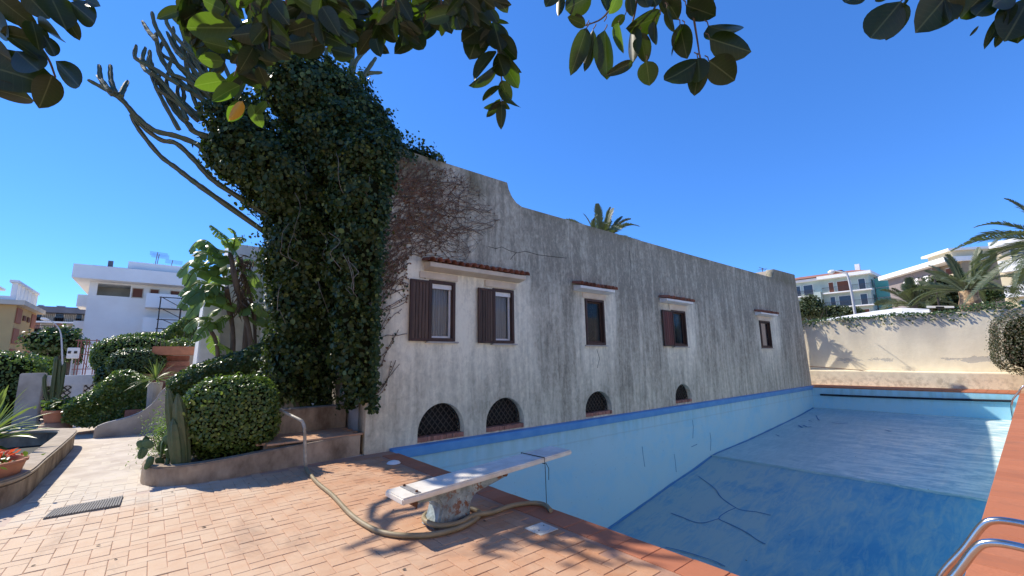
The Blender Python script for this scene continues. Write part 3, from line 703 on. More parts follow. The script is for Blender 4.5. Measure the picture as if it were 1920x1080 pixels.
# right planter with bench
PL = thing('planter_bench', 'low curved concrete planter running into a brick topped bench below the ivy', 'planter', (1.4, 7.7, 0))
cl = [p[:2] for p in smoothpath([(.62,9.0,0),(.22,8.75,0),(.12,8.3,0),(.17,7.9,0),(.42,7.66,0),(.85,7.58,0),(1.5,7.66,0),(2.2,7.74,0),(2.93,7.82,0)], 5)]
n = len(cl); bentwall('wall', cl, .19, -.04, [.24+.11*min(1, max(0, (p[0]-.3)/2.4)) for p in cl], 'concrete_old', PL)
b = MB(); b.box(1.46, 2.985, 7.86, 8.62, -.03, .335); b.build('bench_core', 'concrete_old', PL)
bt = tilemesh('bench_tile', .25, .125, 'terracotta_paver', .03)
for i in range(6):
    for j in range(7):
        x = 1.60+i*.25-(.125 if j % 2 else 0); y = 7.78+j*.125
        if x < 2.9: inst('bench_tile', bt, PL, (x, y, .366+random.gauss(0, .001)))
b = MB(); b.box(1.2, 2.985, 8.63, 8.95, -.03, .78); b.build('back_step', 'concrete_old', PL, bevel=.02)
b = MB(); b.prism([(.25,8.0),(.5,7.74),(.9,7.66),(1.45,7.74),(1.45,8.9),(.5,8.95),(.25,8.7)], -.02, .19); b.build('soil_bed', 'soil', PL)
# left basin
BS = thing('stone_basin', 'low rounded stone rimmed basin at the left edge of the path', 'planter', (-2.2, 10, 0))
cl = [p[:2] for p in smoothpath([(-4.2,13.15,0),(-3.0,13.2,0),(-1.75,13.2,0),(-1.32,13.0,0),(-1.17,12.5,0),(-1.15,11,0),(-1.16,9.2,0),(-1.17,8.2,0),(-1.32,7.72,0),(-1.7,7.48,0),(-2.6,7.42,0),(-4.2,7.45,0)], 6)]
bentwall('basin_wall', cl, .22, -.04, .26, 'concrete_old', BS)
bentwall('rim', cl, .27, .262, .32, 'rim_stone', BS)
b = MB(); b.box(-4.2, -1.2, 7.5, 13.1, -.03, .03); b.build('basin_soil', 'wet_soil', BS)

# flowering bowl
FB = thing('flower_bowl', 'wide terracotta bowl of red orange flowers on the basin rim', 'flower pot', (-1.56, 8.15, .03))
b = MB(); b.lathe([(.20, 0), (.34, .12), (.44, .30), (.47, .42), (.49, .43), (.49, .46), (.45, .46), (.43, .38), (.001, .38)], (-1.56, 8.15, .03), 28); b.build('bowl', 'terracotta_pot', FB, smooth=True)
P = np.stack([rng.normal(0, .17, 500)-1.56, rng.normal(0, .17, 500)+8.15, rng.uniform(.48, .60, 500)], 1); leafcloud('blossom', P, np.tile((0, 0, 1.), (500, 1)), .055, 'petal_red', FB, OVAL, 1.2)
P = np.stack([rng.normal(0, .19, 300)-1.56, rng.normal(0, .19, 300)+8.15, rng.uniform(.43, .52, 300)], 1); leafcloud('leaf_tuft', P, np.tile((0, 0, 1.), (300, 1)), .07, 'leaf_hedge', FB, OVAL, 1.2)

def strap_plant(name, label, cat, c, n, L, w, mat, trunk=0., up=.6, seed=1, group=None, tm='bark', lean=(0, 0)):
    r_ = random.Random(seed); T = thing(name, label, cat, c, group); c = np.array(c, float)
    top = c+np.array([lean[0], lean[1], trunk])
    if trunk:
        b = MB(); b.tube([c-(0, 0, .03), (c+top)/2+(.02, .01, 0), top], [.09, .075, .07], 9); b.build('trunk', tm, T, smooth=True)
    for k in range(n):
        a = r_.uniform(0, 6.283); e = r_.uniform(up-.55, up+.75); l = L*r_.uniform(.7, 1.1); ww = w*r_.uniform(.8, 1.2)
        d = np.array([math.cos(a)*math.cos(e), math.sin(a)*math.cos(e), math.sin(e)]); s_ = np.array([-math.sin(a), math.cos(a), 0])
        v = []; f = []; m_ = 6
        for i in range(m_+1):
            t = i/m_; p = top+d*l*t+np.array([0, 0, -.35*l*t*t*math.cos(e)]); wd = ww*(.5+1.6*t)*(1-t)**.7*.9+.001
            v += [p-s_*wd/2+(0, 0, wd*.2), p, p+s_*wd/2+(0, 0, wd*.2)]
        for i in range(m_):
            q = 3*i; f += [(q, q+1, q+4, q+3), (q+1, q+2, q+5, q+4)]
        b = MB(); b.add(v, f); b.build('leaf', mat, T, smooth=True)
    return T
strap_plant('strap_leaf_plant', 'large bright green strap leaved plant in the basin at the left edge', 'plant', (-1.98, 10.7, .03), 56, 1.1, .10, 'leaf_strap', .35, .5, 3)
strap_plant('strap_leaf_plant', 'low dark strap leaved plant behind the basin near the lattice gate', 'plant', (-2.62, 15.0, -.01), 44, .95, .075, 'leaf_strap', .15, .6, 5)

def hedge(name, label, cat, c, rad, p, n, size, mat='leaf_hedge', seed=0, amp=.05, depth=.10, group=None, zmin=-1., tmpl=OVAL, jit=.9, core=.90, stem=False):
    T = thing(name, label, cat, (c[0], c[1], c[2]-rad[2]), group)
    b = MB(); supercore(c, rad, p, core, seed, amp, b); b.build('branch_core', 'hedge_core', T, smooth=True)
    P, N = superpts(c, rad, p, n, depth, seed, amp, zmin); leafcloud('foliage', P, N, size, mat, T, tmpl, jit)
    return T
hedge('clipped_bush', 'big rounded clipped bush in the right planter beside the column cactus', 'bush', (1.04, 8.25, .80), (.66, .55, .60), 3.0, 11000, .052, seed=3, amp=.06)

def stepped(pts, n=7): return smoothpath(pts, n)
# cacti
CC = thing('column_cactus', 'cluster of upright ribbed column cacti in front of the clipped bush', 'cactus', (.42, 8.05, .18))
for (px0, py0, px1, py1, yy, r0) in ((340,852,316,728,7.98,.070), (350,850,333,738,7.9,.078), (338,852,325,785,7.84,.078)):
    a, b_ = Py(px0, py0, yy), Py(px1, py1, yy+.06); a[2] = .15
    m_ = 9; pts = [a+(b_-a)*t for t in np.linspace(0, 1, m_)]; rr = [r0*(.8+.35*math.sin(min(1, t*1.3)*2.4)) for t in np.linspace(0, 1, m_)]; rr[-1] = .012; rr[-2] *= .75
    b = MB(); b.tube(pts, rr, 16, star=.09); b.build('stem', 'cactus_green', CC)
PP = thing('prickly_pear', 'small prickly pear with flat round pads at the planter corner', 'cactus', (.28, 7.95, .18))
for k in range(16):
    px, py = random.uniform(262, 340), random.uniform(822, 872); yy = random.uniform(7.85, 8.2); c = Py(px, py, yy)
    a, e = random.uniform(0, 6.28), random.uniform(.7, 1.5); w_, h_ = random.uniform(.045, .06), random.uniform(.065, .09)
    b = MB(); v = []; f = []; n1, n2 = 6, 12
    for i in range(n1+1):
        for j in range(n2):
            th, ph = math.pi*i/n1, 2*math.pi*j/n2; v.append((w_*math.sin(th)*math.cos(ph), .014*math.sin(th)*math.sin(ph), h_*math.cos(th)))
    for i in range(n1):
        for j in range(n2): f.append((i*n2+j, (i+1)*n2+j, (i+1)*n2+(j+1) % n2, i*n2+(j+1) % n2))
    Mx = Matrix.Rotation(a, 3, 'Z') @ Matrix.Rotation(random.gauss(0, .5), 3, 'Y'); b.add([np.array(Mx @ Vector(q))+c for q in v], f); b.build('pad', 'prickly_pear', PP, smooth=True)
b = MB(); b.tube([(.28, 7.95, .12), (.30, 8.0, .3), (.26, 7.97, .42)], [.03, .025, .02], 7); b.build('stem', 'prickly_pear', PP)
FN = thing('feathery_shrub', 'feathery bright green shrub behind the prickly pear', 'shrub', (.38, 9.0, 0))
P = rng.normal(0, 1, (3800, 3))*np.array([.17, .30, .20])+np.array([.36, 9.05, .42]); P[:, 2] = np.maximum(P[:, 2], .06); leafcloud('foliage', P, P-np.array([.36, 9.05, .1]), .05, 'leaf_fern', FN, KITE, 1.3, .35)
b = MB()
for k in range(12): b.tube([(.38, 9.0, 0), (.36+random.gauss(0, .1), 9.05+random.gauss(0, .16), .3), (.36+random.gauss(0, .2), 9.05+random.gauss(0, .3), .55)], [.012, .008, .004], 5)
b.build('stem', 'bark', FN)

# stair parapet (curved), steps, ivy covered slope wall
SP = thing('stair_parapet', 'curved grey concrete stair parapet rising from the path', 'wall', (-.3, 13.9, 0))
top = smoothpath([(180,800,0),(200,792,0),(235,783,0),(262,773,0),(285,757,0),(300,737,0),(310,727,0),(318,722,0)], 3)
poly = [(Py(p[0], p[1], 13.7)[0], Py(p[0], p[1], 13.7)[2]) for p in top]; x1 = poly[-1][0]
b = MB(); b.prism([(poly[0][0]-.02, -.04)]+[(poly[0][0]-.02, poly[0][1]-.06)]+poly+[(x1+.12, poly[-1][1]+.05), (x1+.12, -.04)], 13.62, 13.86, 'y'); b.build('parapet', 'concrete_pale', SP, bevel=.02)
ST = thing('brick_stairs', 'flight of terracotta brick steps climbing behind the curved parapet', 'stairs', (.3, 14.4, 0))
for k in range(11):
    b = MB(); z = .17*(k+1); y0 = 13.9+.26*k
    if z > 1.95: break
    b.box(-.45+.02*k, .86, y0, 17.4, z-.17 if k else -.03, z-.001*k); b.build('step', 'brick_sill', ST, bevel=.01)
TP = thing('terracotta_trough', 'long red terracotta planter trough at the top of the brick steps', 'planter', (.45, 16.2, 1.87))
b = MB(); b.box(-.05, 1.02, 15.9, 16.4, 1.87, 2.12); b.build('trough', 'terracotta_pot', TP, bevel=.015)
P = np.stack([rng.uniform(.35, 1.0, 260), rng.uniform(15.95, 16.35, 260), rng.uniform(2.1, 2.36, 260)], 1); leafcloud('foliage', P, np.tile((0, -.3, 1.), (260, 1)), .08, 'leaf_hedge', TP, OVAL, 1.2)
b = MB()
for k in range(9): x = .05+.1*k+random.gauss(0, .02); b.tube([(x, 16.1, 2.1), (x+random.gauss(0, .03), 16.1, 2.35+random.random()*.25)], .005, 4)
b.build('dry_stalk', 'bark_grey', TP)

def ivybank(name, label, cat, px_top, px_bot, yd, n, size, mat='leaf_hedge', thick=.22, cm='concrete_old', fall=.25, group=None, jit=.9):
    """ivy draped over a wall given by its top and bottom outlines in plan y=yd"""
    tp = [Py(*p, yd) for p in px_top]; bt = [Py(*p, yd) for p in px_bot]
    xs = np.array([p[0] for p in tp]); zs = np.array([p[2] for p in tp]); xb = np.array([p[0] for p in bt]); zb_ = np.array([p[2] for p in bt])
    T = thing(name, label, cat, ((xs[0]+xs[-1])/2, yd, max(-.02, zb_.min())), group)
    b = MB(); b.prism([(x, z) for x, z in zip(xb, np.maximum(zb_, -.02))]+[(x, z-.05) for x, z in zip(xs[::-1], zs[::-1])], yd+.06, yd+.06+thick, 'y'); b.build('wall', cm, T)
    x = rng.uniform(xs[0]-.03, xs[-1]+.03, n); ht = np.interp(x, xs, zs); hb = np.maximum(np.interp(x, xb, zb_), -.02); u = rng.random(n)**1.0
    z = ht-(ht-hb)*u; bul = .13*np.sin(np.minimum(1, u*1.6+.1)*3.0)+.03*np.sin(x*9)*np.cos(z*8)
    y = yd-bul-rng.random(n)*.08; topm = rng.random(n) < fall; y[topm] = yd+.06+rng.random(topm.sum())*thick; z[topm] = ht[topm]+rng.uniform(-.02, .07, topm.sum())
    N = np.stack([-.2*np.ones(n), np.where(topm, -.2, -1), np.where(topm, 1., .35+.5*(1-u))], 1)
    leafcloud('foliage', np.stack([x, y, z], 1), N, size, mat, T, OVAL, jit); return T
ivybank('ivy_slope', 'dark ivy draped over the sloping stair wall left of the ivy tree', 'ivy', [(320,716),(360,693),(400,680),(450,665),(515,640)], [(320,742),(360,750),(400,745),(450,735),(515,730)], 11.2, 9000, .065, 'leaf_hedge_dark', .35)
ivybank('ivy_bank', 'broad glossy ivy bank spilling down beside the lattice fence', 'ivy', [(128,756),(165,742),(190,722),(215,702),(240,700),(275,715),(284,735)], [(128,790),(160,800),(200,798),(240,784),(262,775),(284,760)], 14.6, 9500, .065, 'leaf_hedge', .9, fall=.45)
hedge('topiary_bush', 'dome shaped clipped bush in the middle of the topiary row', 'bush', Py(258, 683, 16.2), (.62, .55, .44), 2.5, 6500, .055, 'leaf_hedge_dark', 11, group='clipped bushes on the left terrace')
hedge('topiary_bush', 'wide flat topped clipped bush behind the dome shaped one', 'bush', Py(248, 668, 17.6), (.92, .6, .58), 3.2, 8000, .058, 'leaf_hedge', 12, group='clipped bushes on the left terrace')
hedge('topiary_bush', 'small dark bush low beside the lattice fence', 'bush', Py(215, 705, 17.0), (.42, .4, .35), 2.4, 2200, .07, 'leaf_hedge_dark', 13, group='clipped bushes on the left terrace')
ivybank('ivy_hedge', 'ivy covered wall climbing to the white buttress', 'ivy', [(225,632),(262,628),(300,628),(330,608),(365,585),(385,560)], [(225,645),(262,650),(300,662),(330,655),(365,640),(385,660)], 18.6, 8000, .08, 'leaf_hedge', .5, 'concrete_pale')
b = MB(); a0, a1 = Py(280, 650, 18.7), Py(378, 690, 18.7); b.box(a0[0], a1[0], 18.9, 19.2, 0, a0[2]); b.build('terrace_wall', 'concrete_pale', label='plain grey terrace wall under the climbing ivy behind the steps', cat='wall')
sp = strap_plant('spider_plant', 'arching grassy tuft on the stair parapet beside the topiary', 'plant', tuple(Py(292, 712, 14.2)), 60, .62, .03, 'leaf_strap', 0, .5, 9)
b = MB(); c = Py(292, 714, 14.2); b.lathe([(.10, 0), (.15, max(.1, c[2])-.02), (.001, max(.1, c[2])-.02)], (c[0], c[1], -.02), 14); b.build('pedestal', 'concrete_pale', sp)
b = MB(); b.box(-9.5, -2.55, 18.2, 19.4, -.02, .3); b.build('verge', 'soil', kind='structure')
hedge('tall_hedge', 'tall dark clipped hedge at the left edge above the grey pillar', 'hedge', (-4.62, 18.8, 1.02), (2.35, .8, 1.04), 5.0, 21000, .075, 'leaf_hedge', 21, .07, .16)

# lattice fence and gate posts
FE = thing('lattice_fence', 'white topped garden fence with dark diagonal lattice panels', 'fence', (-1.9, 17.6, 0))
fy = 17.6
def xz(px, py): q = Py(px, py, fy); return q[0], q[2]
b = MB(); a, c = xz(88, 706), xz(190, 722); b.box(a[0], c[0], fy-.08, fy+.12, c[1]+.02, a[1]+.02); b.build('top_beam', 'white_paint', FE, bevel=.015)
a, c = xz(136, 720), xz(153, 760); b = MB(); b.box(a[0], c[0], fy-.06, fy+.1, -.02, a[1]); b.build('post', 'white_paint', FE, bevel=.015)
for (pa, pb_) in (((72,716),(135,786)), ((156,718),(190,764))):
    x0, z1 = xz(*pa); x1, z0 = xz(*pb_); z0 = max(z0, .02); pn = part('lattice_panel', FE, (x0, fy, z0))
    f = MB(); rect_frame(f, x0, x1, z0, z1, .035, fy-.02, fy+.02); f.build('frame', 'iron_dark', pn)
    f = MB(); w_, h_ = x1-x0, z1-z0
    for sg in (1, -1):
        k = -h_
        while k < w_+h_:
            P0 = [(x0+k+(t if sg > 0 else h_-t), z0+t) for t in np.linspace(0, h_, 30)]; P0 = [q for q in P0 if x0 <= q[0] <= x1]
            if len(P0) > 1: f.bar((P0[0][0], fy+.005*sg, P0[0][1]), (P0[-1][0], fy+.005*sg, P0[-1][1]), .030, .012, up=(0, 1, 0))
            k += .14
    f.build('lattice', 'iron_dark', pn)
b = MB(); b.box(-2.6, .2, 20.2, 20.4, -.02, 1.2); b.build('low_white_wall', 'white_paint', label='low white wall seen through the lattice fence', cat='wall')
GP = MB(); a, c = xz(42, 700), xz(77, 765); GP.box(a[0], c[0], 17.3, 17.75, -.02, a[1]); GP.build('gate_pillar', 'concrete_pale', bevel=.02, label='plain grey concrete gate pillar left of the lattice fence', cat='pillar')
# potted plant on urn
PT = thing('potted_plant', 'terracotta pot with leafy plant set on a clay urn by the path', 'potted plant', (-1.62, 14.9, 0))
b = MB(); b.lathe([(.20, 0), (.27, .07), (.30, .16), (.25, .27), (.22, .30)], (-1.62, 14.9, 0), 22); b.build('urn', 'clay_urn', PT, smooth=True)
b = MB(); b.lathe([(.19, .30), (.24, .50), (.27, .52), (.27, .58), (.24, .58), (.22, .54), (.001, .54)], (-1.62, 14.9, 0), 22); b.build('pot', 'terracotta_pot', PT, smooth=True)
P = rng.normal(0, 1, (300, 3))*np.array([.11, .10, .07])+np.array([-1.62, 14.9, .68]); leafcloud('foliage', P, P-np.array([-1.62, 14.9, .5]), .09, 'leaf_hedge', PT, OVAL, 1.0)
# candelabra cactus by the gate
CK = thing('candelabra_cactus', 'tall grey green candelabra cactus behind the terracotta pot', 'cactus', Pz(92, 812))
cy = CK.location.y
for L, r_ in (([(92,815),(94,780),(98,740),(104,690),(106,668)], .042), ([(98,760),(86,742),(83,715),(85,702)], .034), ([(100,752),(112,735),(118,700),(121,680)], .040), ([(97,770),(108,762),(110,720),(113,672)], .038)):
    p = smoothpath([Py(*q, cy) for q in L], 4); b = MB(); b.tube(p, [r_]*(len(p)-2)+[r_*.8, r_*.3], 12, star=.13); b.build('arm', 'cactus_green', CK)

# ------------------------------------------------------------------ ivy clad euphorbia on the villa corner
IV = thing('ivy_tree', 'huge candelabra euphorbia smothered in dark ivy at the villa corner', 'tree', (2.3, 9.6, 0))
blobs = [(2.84,8.0,1.45,.24,.30,.65), (2.78,8.05,2.5,.30,.34,.9), (2.78,8.1,3.7,.40,.42,.9), (2.95,8.2,4.9,.62,.6,.8), (2.42,9.5,1.75,.66,.55,1.05), (2.36,9.5,2.95,.74,.62,1.1), (2.32,9.5,4.15,.88,.72,1.1), (2.15,9.5,5.35,1.30,.8,1.0), (1.25,9.6,5.75,.95,.6,.7),
         (2.95,9.2,6.5,1.15,.85,1.0), (2.25,9.5,7.35,1.12,.85,.95), (3.5,8.2,5.8,.75,.5,.5), (4.1,7.95,5.92,.45,.3,.22), (.85,9.7,6.5,.5,.4,.5), (3.05,8.7,6.0,.8,.7,.7), (3.0,7.8,5.65,.42,.36,.42), (2.95,7.76,1.75,.15,.15,.85), (2.95,7.76,3.2,.17,.16,1.0), (2.98,7.74,4.6,.30,.26,.8)]
core = MB(); PP_, NN_ = [], []
for k, (x, y, z, a, b_, c) in enumerate(blobs):
    supercore((x, y, z), (a, b_, c), 2.2, .76, 40+k, .12, core)
    P, N = superpts((x, y, z), (a, b_, c), 2.2, int(13500*(a*c+b_*c+a*b_)/2.0), .30, 40+k, .12); PP_.append(P); NN_.append(N)
P = np.concatenate(PP_); N = np.concatenate(NN_)
keep = np.ones(len(P), bool)
for (x, y, z, a, b_, c) in blobs: keep &= (((P-np.array([x, y, z]))/np.array([a, b_, c])/.72)**2).sum(1) > 1
keep &= ~((P[:, 0] > 3.0) & (P[:, 1] > WY-.01) & (P[:, 2] < 5.85)); keep &= P[:, 2] > .72; keep &= ~((P[:, 0] > 2.97+np.maximum(0, P[:, 2]-4.0)*.5) & (P[:, 2] < 5.9))
P, N = P[keep], N[keep]; clump = np.sin(P@np.array([7., 3, 5]))+np.sin(P@np.array([-4., 6, 7])+1)+np.sin(P@np.array([5., -5, 9])+2)
P += N*(clump*.06)[:, None]
SPg = P[rng.choice(len(P), 420, replace=False)]; ex, en = [], []
for q_ in SPg:
    dv = q_-np.array([2.3, 9.3, 4.6]); dv = dv/np.linalg.norm(dv)+rng.normal(0, .5, 3); ln = rng.uniform(.12, .38)
    if q_[0] > 2.7 and q_[2] < 5.6: continue
    for t_ in np.linspace(0, 1, 11): ex.append(q_+dv*ln*t_+rng.normal(0, .03, 3)-np.array([0, 0, .1*t_*t_])); en.append(dv)
P = np.concatenate([P, ex]); N = np.concatenate([N, en])
big = rng.random(len(P)) < .22
leafcloud('foliage', P[~big], N[~big], .064, 'leaf_ivy', IV, OVAL, 1.2, 1.25, droop=1.)
leafcloud('large_leaf_foliage', P[big]+N[big]*.03, N[big], .105, 'leaf_ivy', IV, OVAL, 1.0, 1.15, droop=1.2)
# ivy creeping over the wall
n = 2400; z = rng.uniform(.75, 5.8, n); x = 3.0+np.abs(rng.normal(0, 1, n))*(.05+.055*np.maximum(0, z-3.2)); k_ = rng.random(n) < np.clip(1.3-(x-3.0)*(1.4+.5*np.sin(z*2.2)), 0, 1)
x, z = x[k_], z[k_]; P = np.stack([x, WY-.02-rng.random(len(x))*np.clip(.30-.25*(x-3), .03, 1), z], 1); leafcloud('wall_leaves', P, np.tile((0, -1., .3), (len(P), 1)), .07, 'leaf_ivy', IV, OVAL, 1.0, 1.2, droop=1.)
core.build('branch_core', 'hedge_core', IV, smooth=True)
b = MB(); b.tube([(2.3,9.6,0),(2.25,9.55,1.5),(2.2,9.5,3.0),(2.0,9.6,4.5)], [.26,.2,.18,.15], 9); b.build('trunk', 'bark_grey', IV, smooth=True)
def arm(L, y0, y1, r0, r1, m='euphorbia'):
    n = len(L); p = smoothpath([Py(px, py, y0+(y1-y0)*i/(n-1)) for i, (px, py) in enumerate(L)], 5); k = len(p)
    rr = [(r0+(r1-r0)*i/(k-1))*(1+.10*math.sin(i*2.1)) for i in range(k)]; rr[-1] *= .7
    b = MB(); b.tube(p, rr, 10, star=.24); b.build('arm', m, IV)
for L in ([(545,370),(400,296),(372,272),(330,255),(290,245),(260,222),(230,190),(205,172),(165,150)], [(212,178),(190,152),(186,122)], [(216,175),(208,150),(207,122)], [(226,180),(234,162),(240,152)], [(205,170),(190,150),(183,142)],
          [(545,430),(433,361),(394,333),(365,301),(330,269),(300,262),(262,232),(240,200),(226,182)], [(545,470),(401,368),(362,340),(330,315),(300,292),(262,245),(245,215)],
          [(440,270),(370,250),(355,235),(332,212),(315,185),(295,148),(283,120),(281,94)], [(285,139),(270,128),(262,110)], [(430,230),(390,195),(338,155),(320,135),(302,108),(295,80),(292,62)], [(293,75),(278,58),(267,40)],
          [(450,240),(415,200),(390,182),(355,145),(332,120),(310,82),(292,50),(285,22)], [(400,180),(370,140),(345,105),(327,78),(325,50)], [(345,110),(328,92),(313,60)], [(420,190),(395,150),(372,105),(352,88),(345,65)], [(430,190),(405,140),(372,100),(355,67)],
          [(420,160),(395,110),(372,80),(368,60)], [(455,200),(420,120),(402,70)], [(350,225),(342,200),(345,180),(340,158)]):
    arm(L, 9.7, 10.4, .050 if len(L) > 5 else .038, .029)
for k in range(18):
    x0, y0 = random.uniform(320, 410), random.uniform(120, 250); x2 = x0-random.uniform(20, 85); y2 = y0-random.uniform(60, 140)
    arm([(x0, y0), ((x0+x2)/2-random.uniform(4, 16), (y0+y2)/2+random.uniform(0, 14)), (x2-random.uniform(0, 8), y2+25), (x2, y2)], 9.8, 10.0+random.random()*.8, .036, .027)
for L in ([(640,190),(659,120),(663,64)], [(655,180),(665,120),(689,92)], [(660,190),(684,142),(716,136)], [(665,170),(690,130),(705,108)], [(600,170),(610,120),(612,90)], [(540,170),(545,110),(530,70)], [(505,190),(500,120),(512,80)]):
    arm(L, 9.5, 9.7, .055, .034)
b = MB()
for k in range(14):
    px, py = random.uniform(520, 720), random.uniform(200, 600); q = [Py(px+random.gauss(0, 5)+i*random.gauss(3, 3), py+i*random.uniform(14, 26), (8.75 if px < 620 else 7.6)-.1*math.sin(i)) for i in range(5)]; b.tube(smoothpath(q, 3), .005, 4)
b.build('dead_vine', 'bark_grey', IV)

# bare creeper on the facade
CR = thing('creeper', 'bare reddish brown creeper stems spreading over the upper wall beside the ivy', 'creeper', (3.2, WY, 0)); b = MB(); LP = []
for k in range(260):
    x, z = 3.0+abs(random.gauss(0, .7)), random.uniform(2.8, 5.3); a = random.uniform(-.15, 1.0) if z > 3.6 else random.uniform(.5, 1.3); p = []; L = random.randint(12, 52)
    for i in range(L):
        p.append((x, WY-.012-random.random()*.02, z)); LP.append(p[-1]); a += random.gauss(0, .30)+(.35-a)*.06; x += math.cos(a)*.075; z += math.sin(a)*.075
        if x > 6.1-abs(z-4.9)*.9 or z > 5.8 or (x > 3.7 and 1.8 < z < 3.65) or z < .8: break
    RR_ = random.uniform(.003, .0075)
    if len(p) > 3: b.tube(p, [RR_*(1-.5*i/len(p)) for i in range(len(p))], 4, cap=False)
for k in range(26):
    z = random.uniform(.8, 3.4); x = 3.1; a = random.uniform(.5, 1.1); p = []
    for i in range(14):
        p.append((x, WY-.015-random.random()*.03, z)); LP.append(p[-1]); a += random.gauss(0, .13); x += math.cos(a)*.06; z += math.sin(a)*.06
        if x > 3.74 and z > 1.9 or x > 4.0: break
    if len(p) > 3: b.tube(p, .006, 4, cap=False)
b.build('stem', 'vine_brown', CR)
LP = np.array(LP); s_ = LP[rng.random(len(LP)) < np.clip(.42-(LP[:, 0]-3.2)*.22, .015, .35)]; leafcloud('dry_leaf', s_, np.tile((0, -1., 0), (len(s_), 1)), .05, 'leaf_red', CR, OVAL, 1.3)
s_ = LP[(rng.random(len(LP)) < np.clip(.42-(LP[:, 0]-3.05)*.9, .06, .35)) & (LP[:, 2] < 3.6) & (LP[:, 0] < 3.75)]; leafcloud('foliage', s_, np.tile((0, -1., 0), (len(s_), 1)), .055, 'leaf_ivy', CR, OVAL, 1.3)

# ------------------------------------------------------------------ strelitzia clump
SZ = thing('giant_strelitzia', 'clump of giant bird of paradise palms with torn paddle leaves before the white wing', 'tree', (1.9, 13.0, 0)); sy = 12.9
for L, r_ in (([(478,690),(470,640),(452,570),(440,520),(432,475)], .065), ([(440,690),(437,640),(430,580),(425,540)], .07), ([(487,680),(478,620),(470,560),(455,510),(445,480)], .05), ([(460,660),(462,600),(450,545)], .06), ([(415,690),(408,660),(395,620),(385,605)], .045)):
    p = [Py(px, py, sy+random.uniform(-.15, .3)) for px, py in L]; p[0][2] = 0.; b = MB(); b.tube(smoothpath(p, 4), [r_*random.uniform(.8, 1.15) for _ in range(4*(len(p)-1)+1)], 9); b.build('trunk', 'bark', SZ, smooth=True)
def paddle(pts, w, split=.5, seed=0):
    r_ = random.Random(seed); c = smoothpath(pts, 7); k = len(c); b = MB(); cam_ = CP
    b.tube(c, [.018*(1-.7*i/k)+.004 for i in range(k)], 5)
    for sd in (-1, 1):
        i = 1
        while i < k-1:
            run = r_.choice((2, 3, 4)) if r_.random() < split else 6; j = min(k-1, i+run); v = []; f = []
            drop = r_.uniform(.1, .6)
            for q in range(i, j+1):
                t = q/(k-1); d = c[min(q+1, k-1)]-c[max(q-1, 0)]; d = d/np.linalg.norm(d); s_ = np.cross(d, np.array([0, -.5, .85])); s_ /= np.linalg.norm(s_)
                ww = w*math.sin(math.pi*min(1, t*.92+.06))**.6*.5; e = c[q]+sd*s_*ww+np.array([0, 0, -drop*ww])+d*ww*.35
                mm = c[q]+sd*s_*ww*.5+np.array([0, 0, .02])+d*ww*.15
                v += [c[q], mm, e]
            for q in range(j-i): f += [(3*q, 3*q+1, 3*q+4, 3*q+3), (3*q+1, 3*q+2, 3*q+5, 3*q+4)]
            # narrow the torn end
            if run < 6 and len(v) >= 6: v[-1] = v[-1]*.5+np.array(v[-4])*.5; v[-2] = v[-2]*.8+np.array(v[-5])*.2
            b.add(v, f); i = j
    return b
SL = [([(431,473),(404,469),(377,452),(354,472)], .42), ([(431,470),(424,449),(408,435),(394,423)], .34), ([(432,480),(408,486),(385,474),(364,482)], .40), ([(430,490),(403,506),(362,491),(332,519)], .46), ([(428,555),(413,550),(372,530),(338,557)], .5),
      ([(428,565),(416,556),(372,548),(337,580)], .5), ([(425,570),(411,581),(395,588),(383,604)], .36), ([(400,600),(385,598),(365,604),(347,622)], .34), ([(446,575),(460,579),(480,573),(499,594)], .42), ([(507,636),(500,605),(492,602),(480,610)], .36),
      ([(412,668),(405,650),(400,636),(398,628)], .32), ([(440,660),(430,655),(418,650),(408,648)], .42), ([(460,560),(465,545),(470,530),(471,515)], .34), ([(436,470),(444,452),(452,447),(462,450)], .26), ([(434,472),(440,450),(438,435),(430,428)], .3), ([(445,500),(458,492),(475,490),(490,505)], .4), ([(447,505),(465,508),(478,520),(486,540)], .38), ([(425,540),(405,535),(392,545),(384,560)], .36), ([(420,520),(412,500),(405,515),(402,540)], .36)]
SL += [([(x+random.uniform(-6, 6)+14, y+random.uniform(-8, 8)+16) for x, y in L], w*.9) for L, w in SL[:9:1]]
for k, (L, w) in enumerate(SL):
    paddle([Py(px, py, sy+.1-.25*i*((k % 3)-1)*.5) for i, (px, py) in enumerate(L)], w*1.15, .95, k).build('leaf', 'leaf_strelitzia', SZ, smooth=True)
P = np.stack([rng.normal(1.62, .09, 170), rng.normal(sy, .09, 170), rng.uniform(2.9, 4.4, 170)], 1); leafcloud('dry_sheath', P, np.tile((0, -1., -.3), (170, 1)), .3, 'bark', SZ, KITE, 1.2, .14, droop=3.)

# ------------------------------------------------------------------ overhead fig tree
FG = thing('fig_tree', 'rubber fig tree with big glossy dark leaves hanging across the top', 'tree', (-2.6, -2.4, 0))
def figleaf(curl):
    v = []; f = []; R_ = 9
    for i in range(R_+1):
        t = i/R_; w = .27*max(0, math.sin(math.pi*min(1, t**.92)))**.62*(1-.12*t); z = -.10*curl*t*t
        if i == R_: w = 0.002
        v += [(-w, t, z+w*.30), (-w*.5, t, z+w*.10), (0, t, z), (w*.5, t, z+w*.10), (w, t, z+w*.30)]
    for i in range(R_):
        a = 5*i
        for j in range(4): f.append((a+j, a+j+1, a+j+6, a+j+5))
    me = bpy.data.meshes.new('fig_leaf'); me.from_pydata(v, [], f); me.polygons.foreach_set('use_smooth', [True]*len(f)); return me
FL = []
for c_ in (0., 1., 2.2): q = figleaf(c_); q.materials.append(MATS['leaf_fig']); FL.append(q)
FGL = []
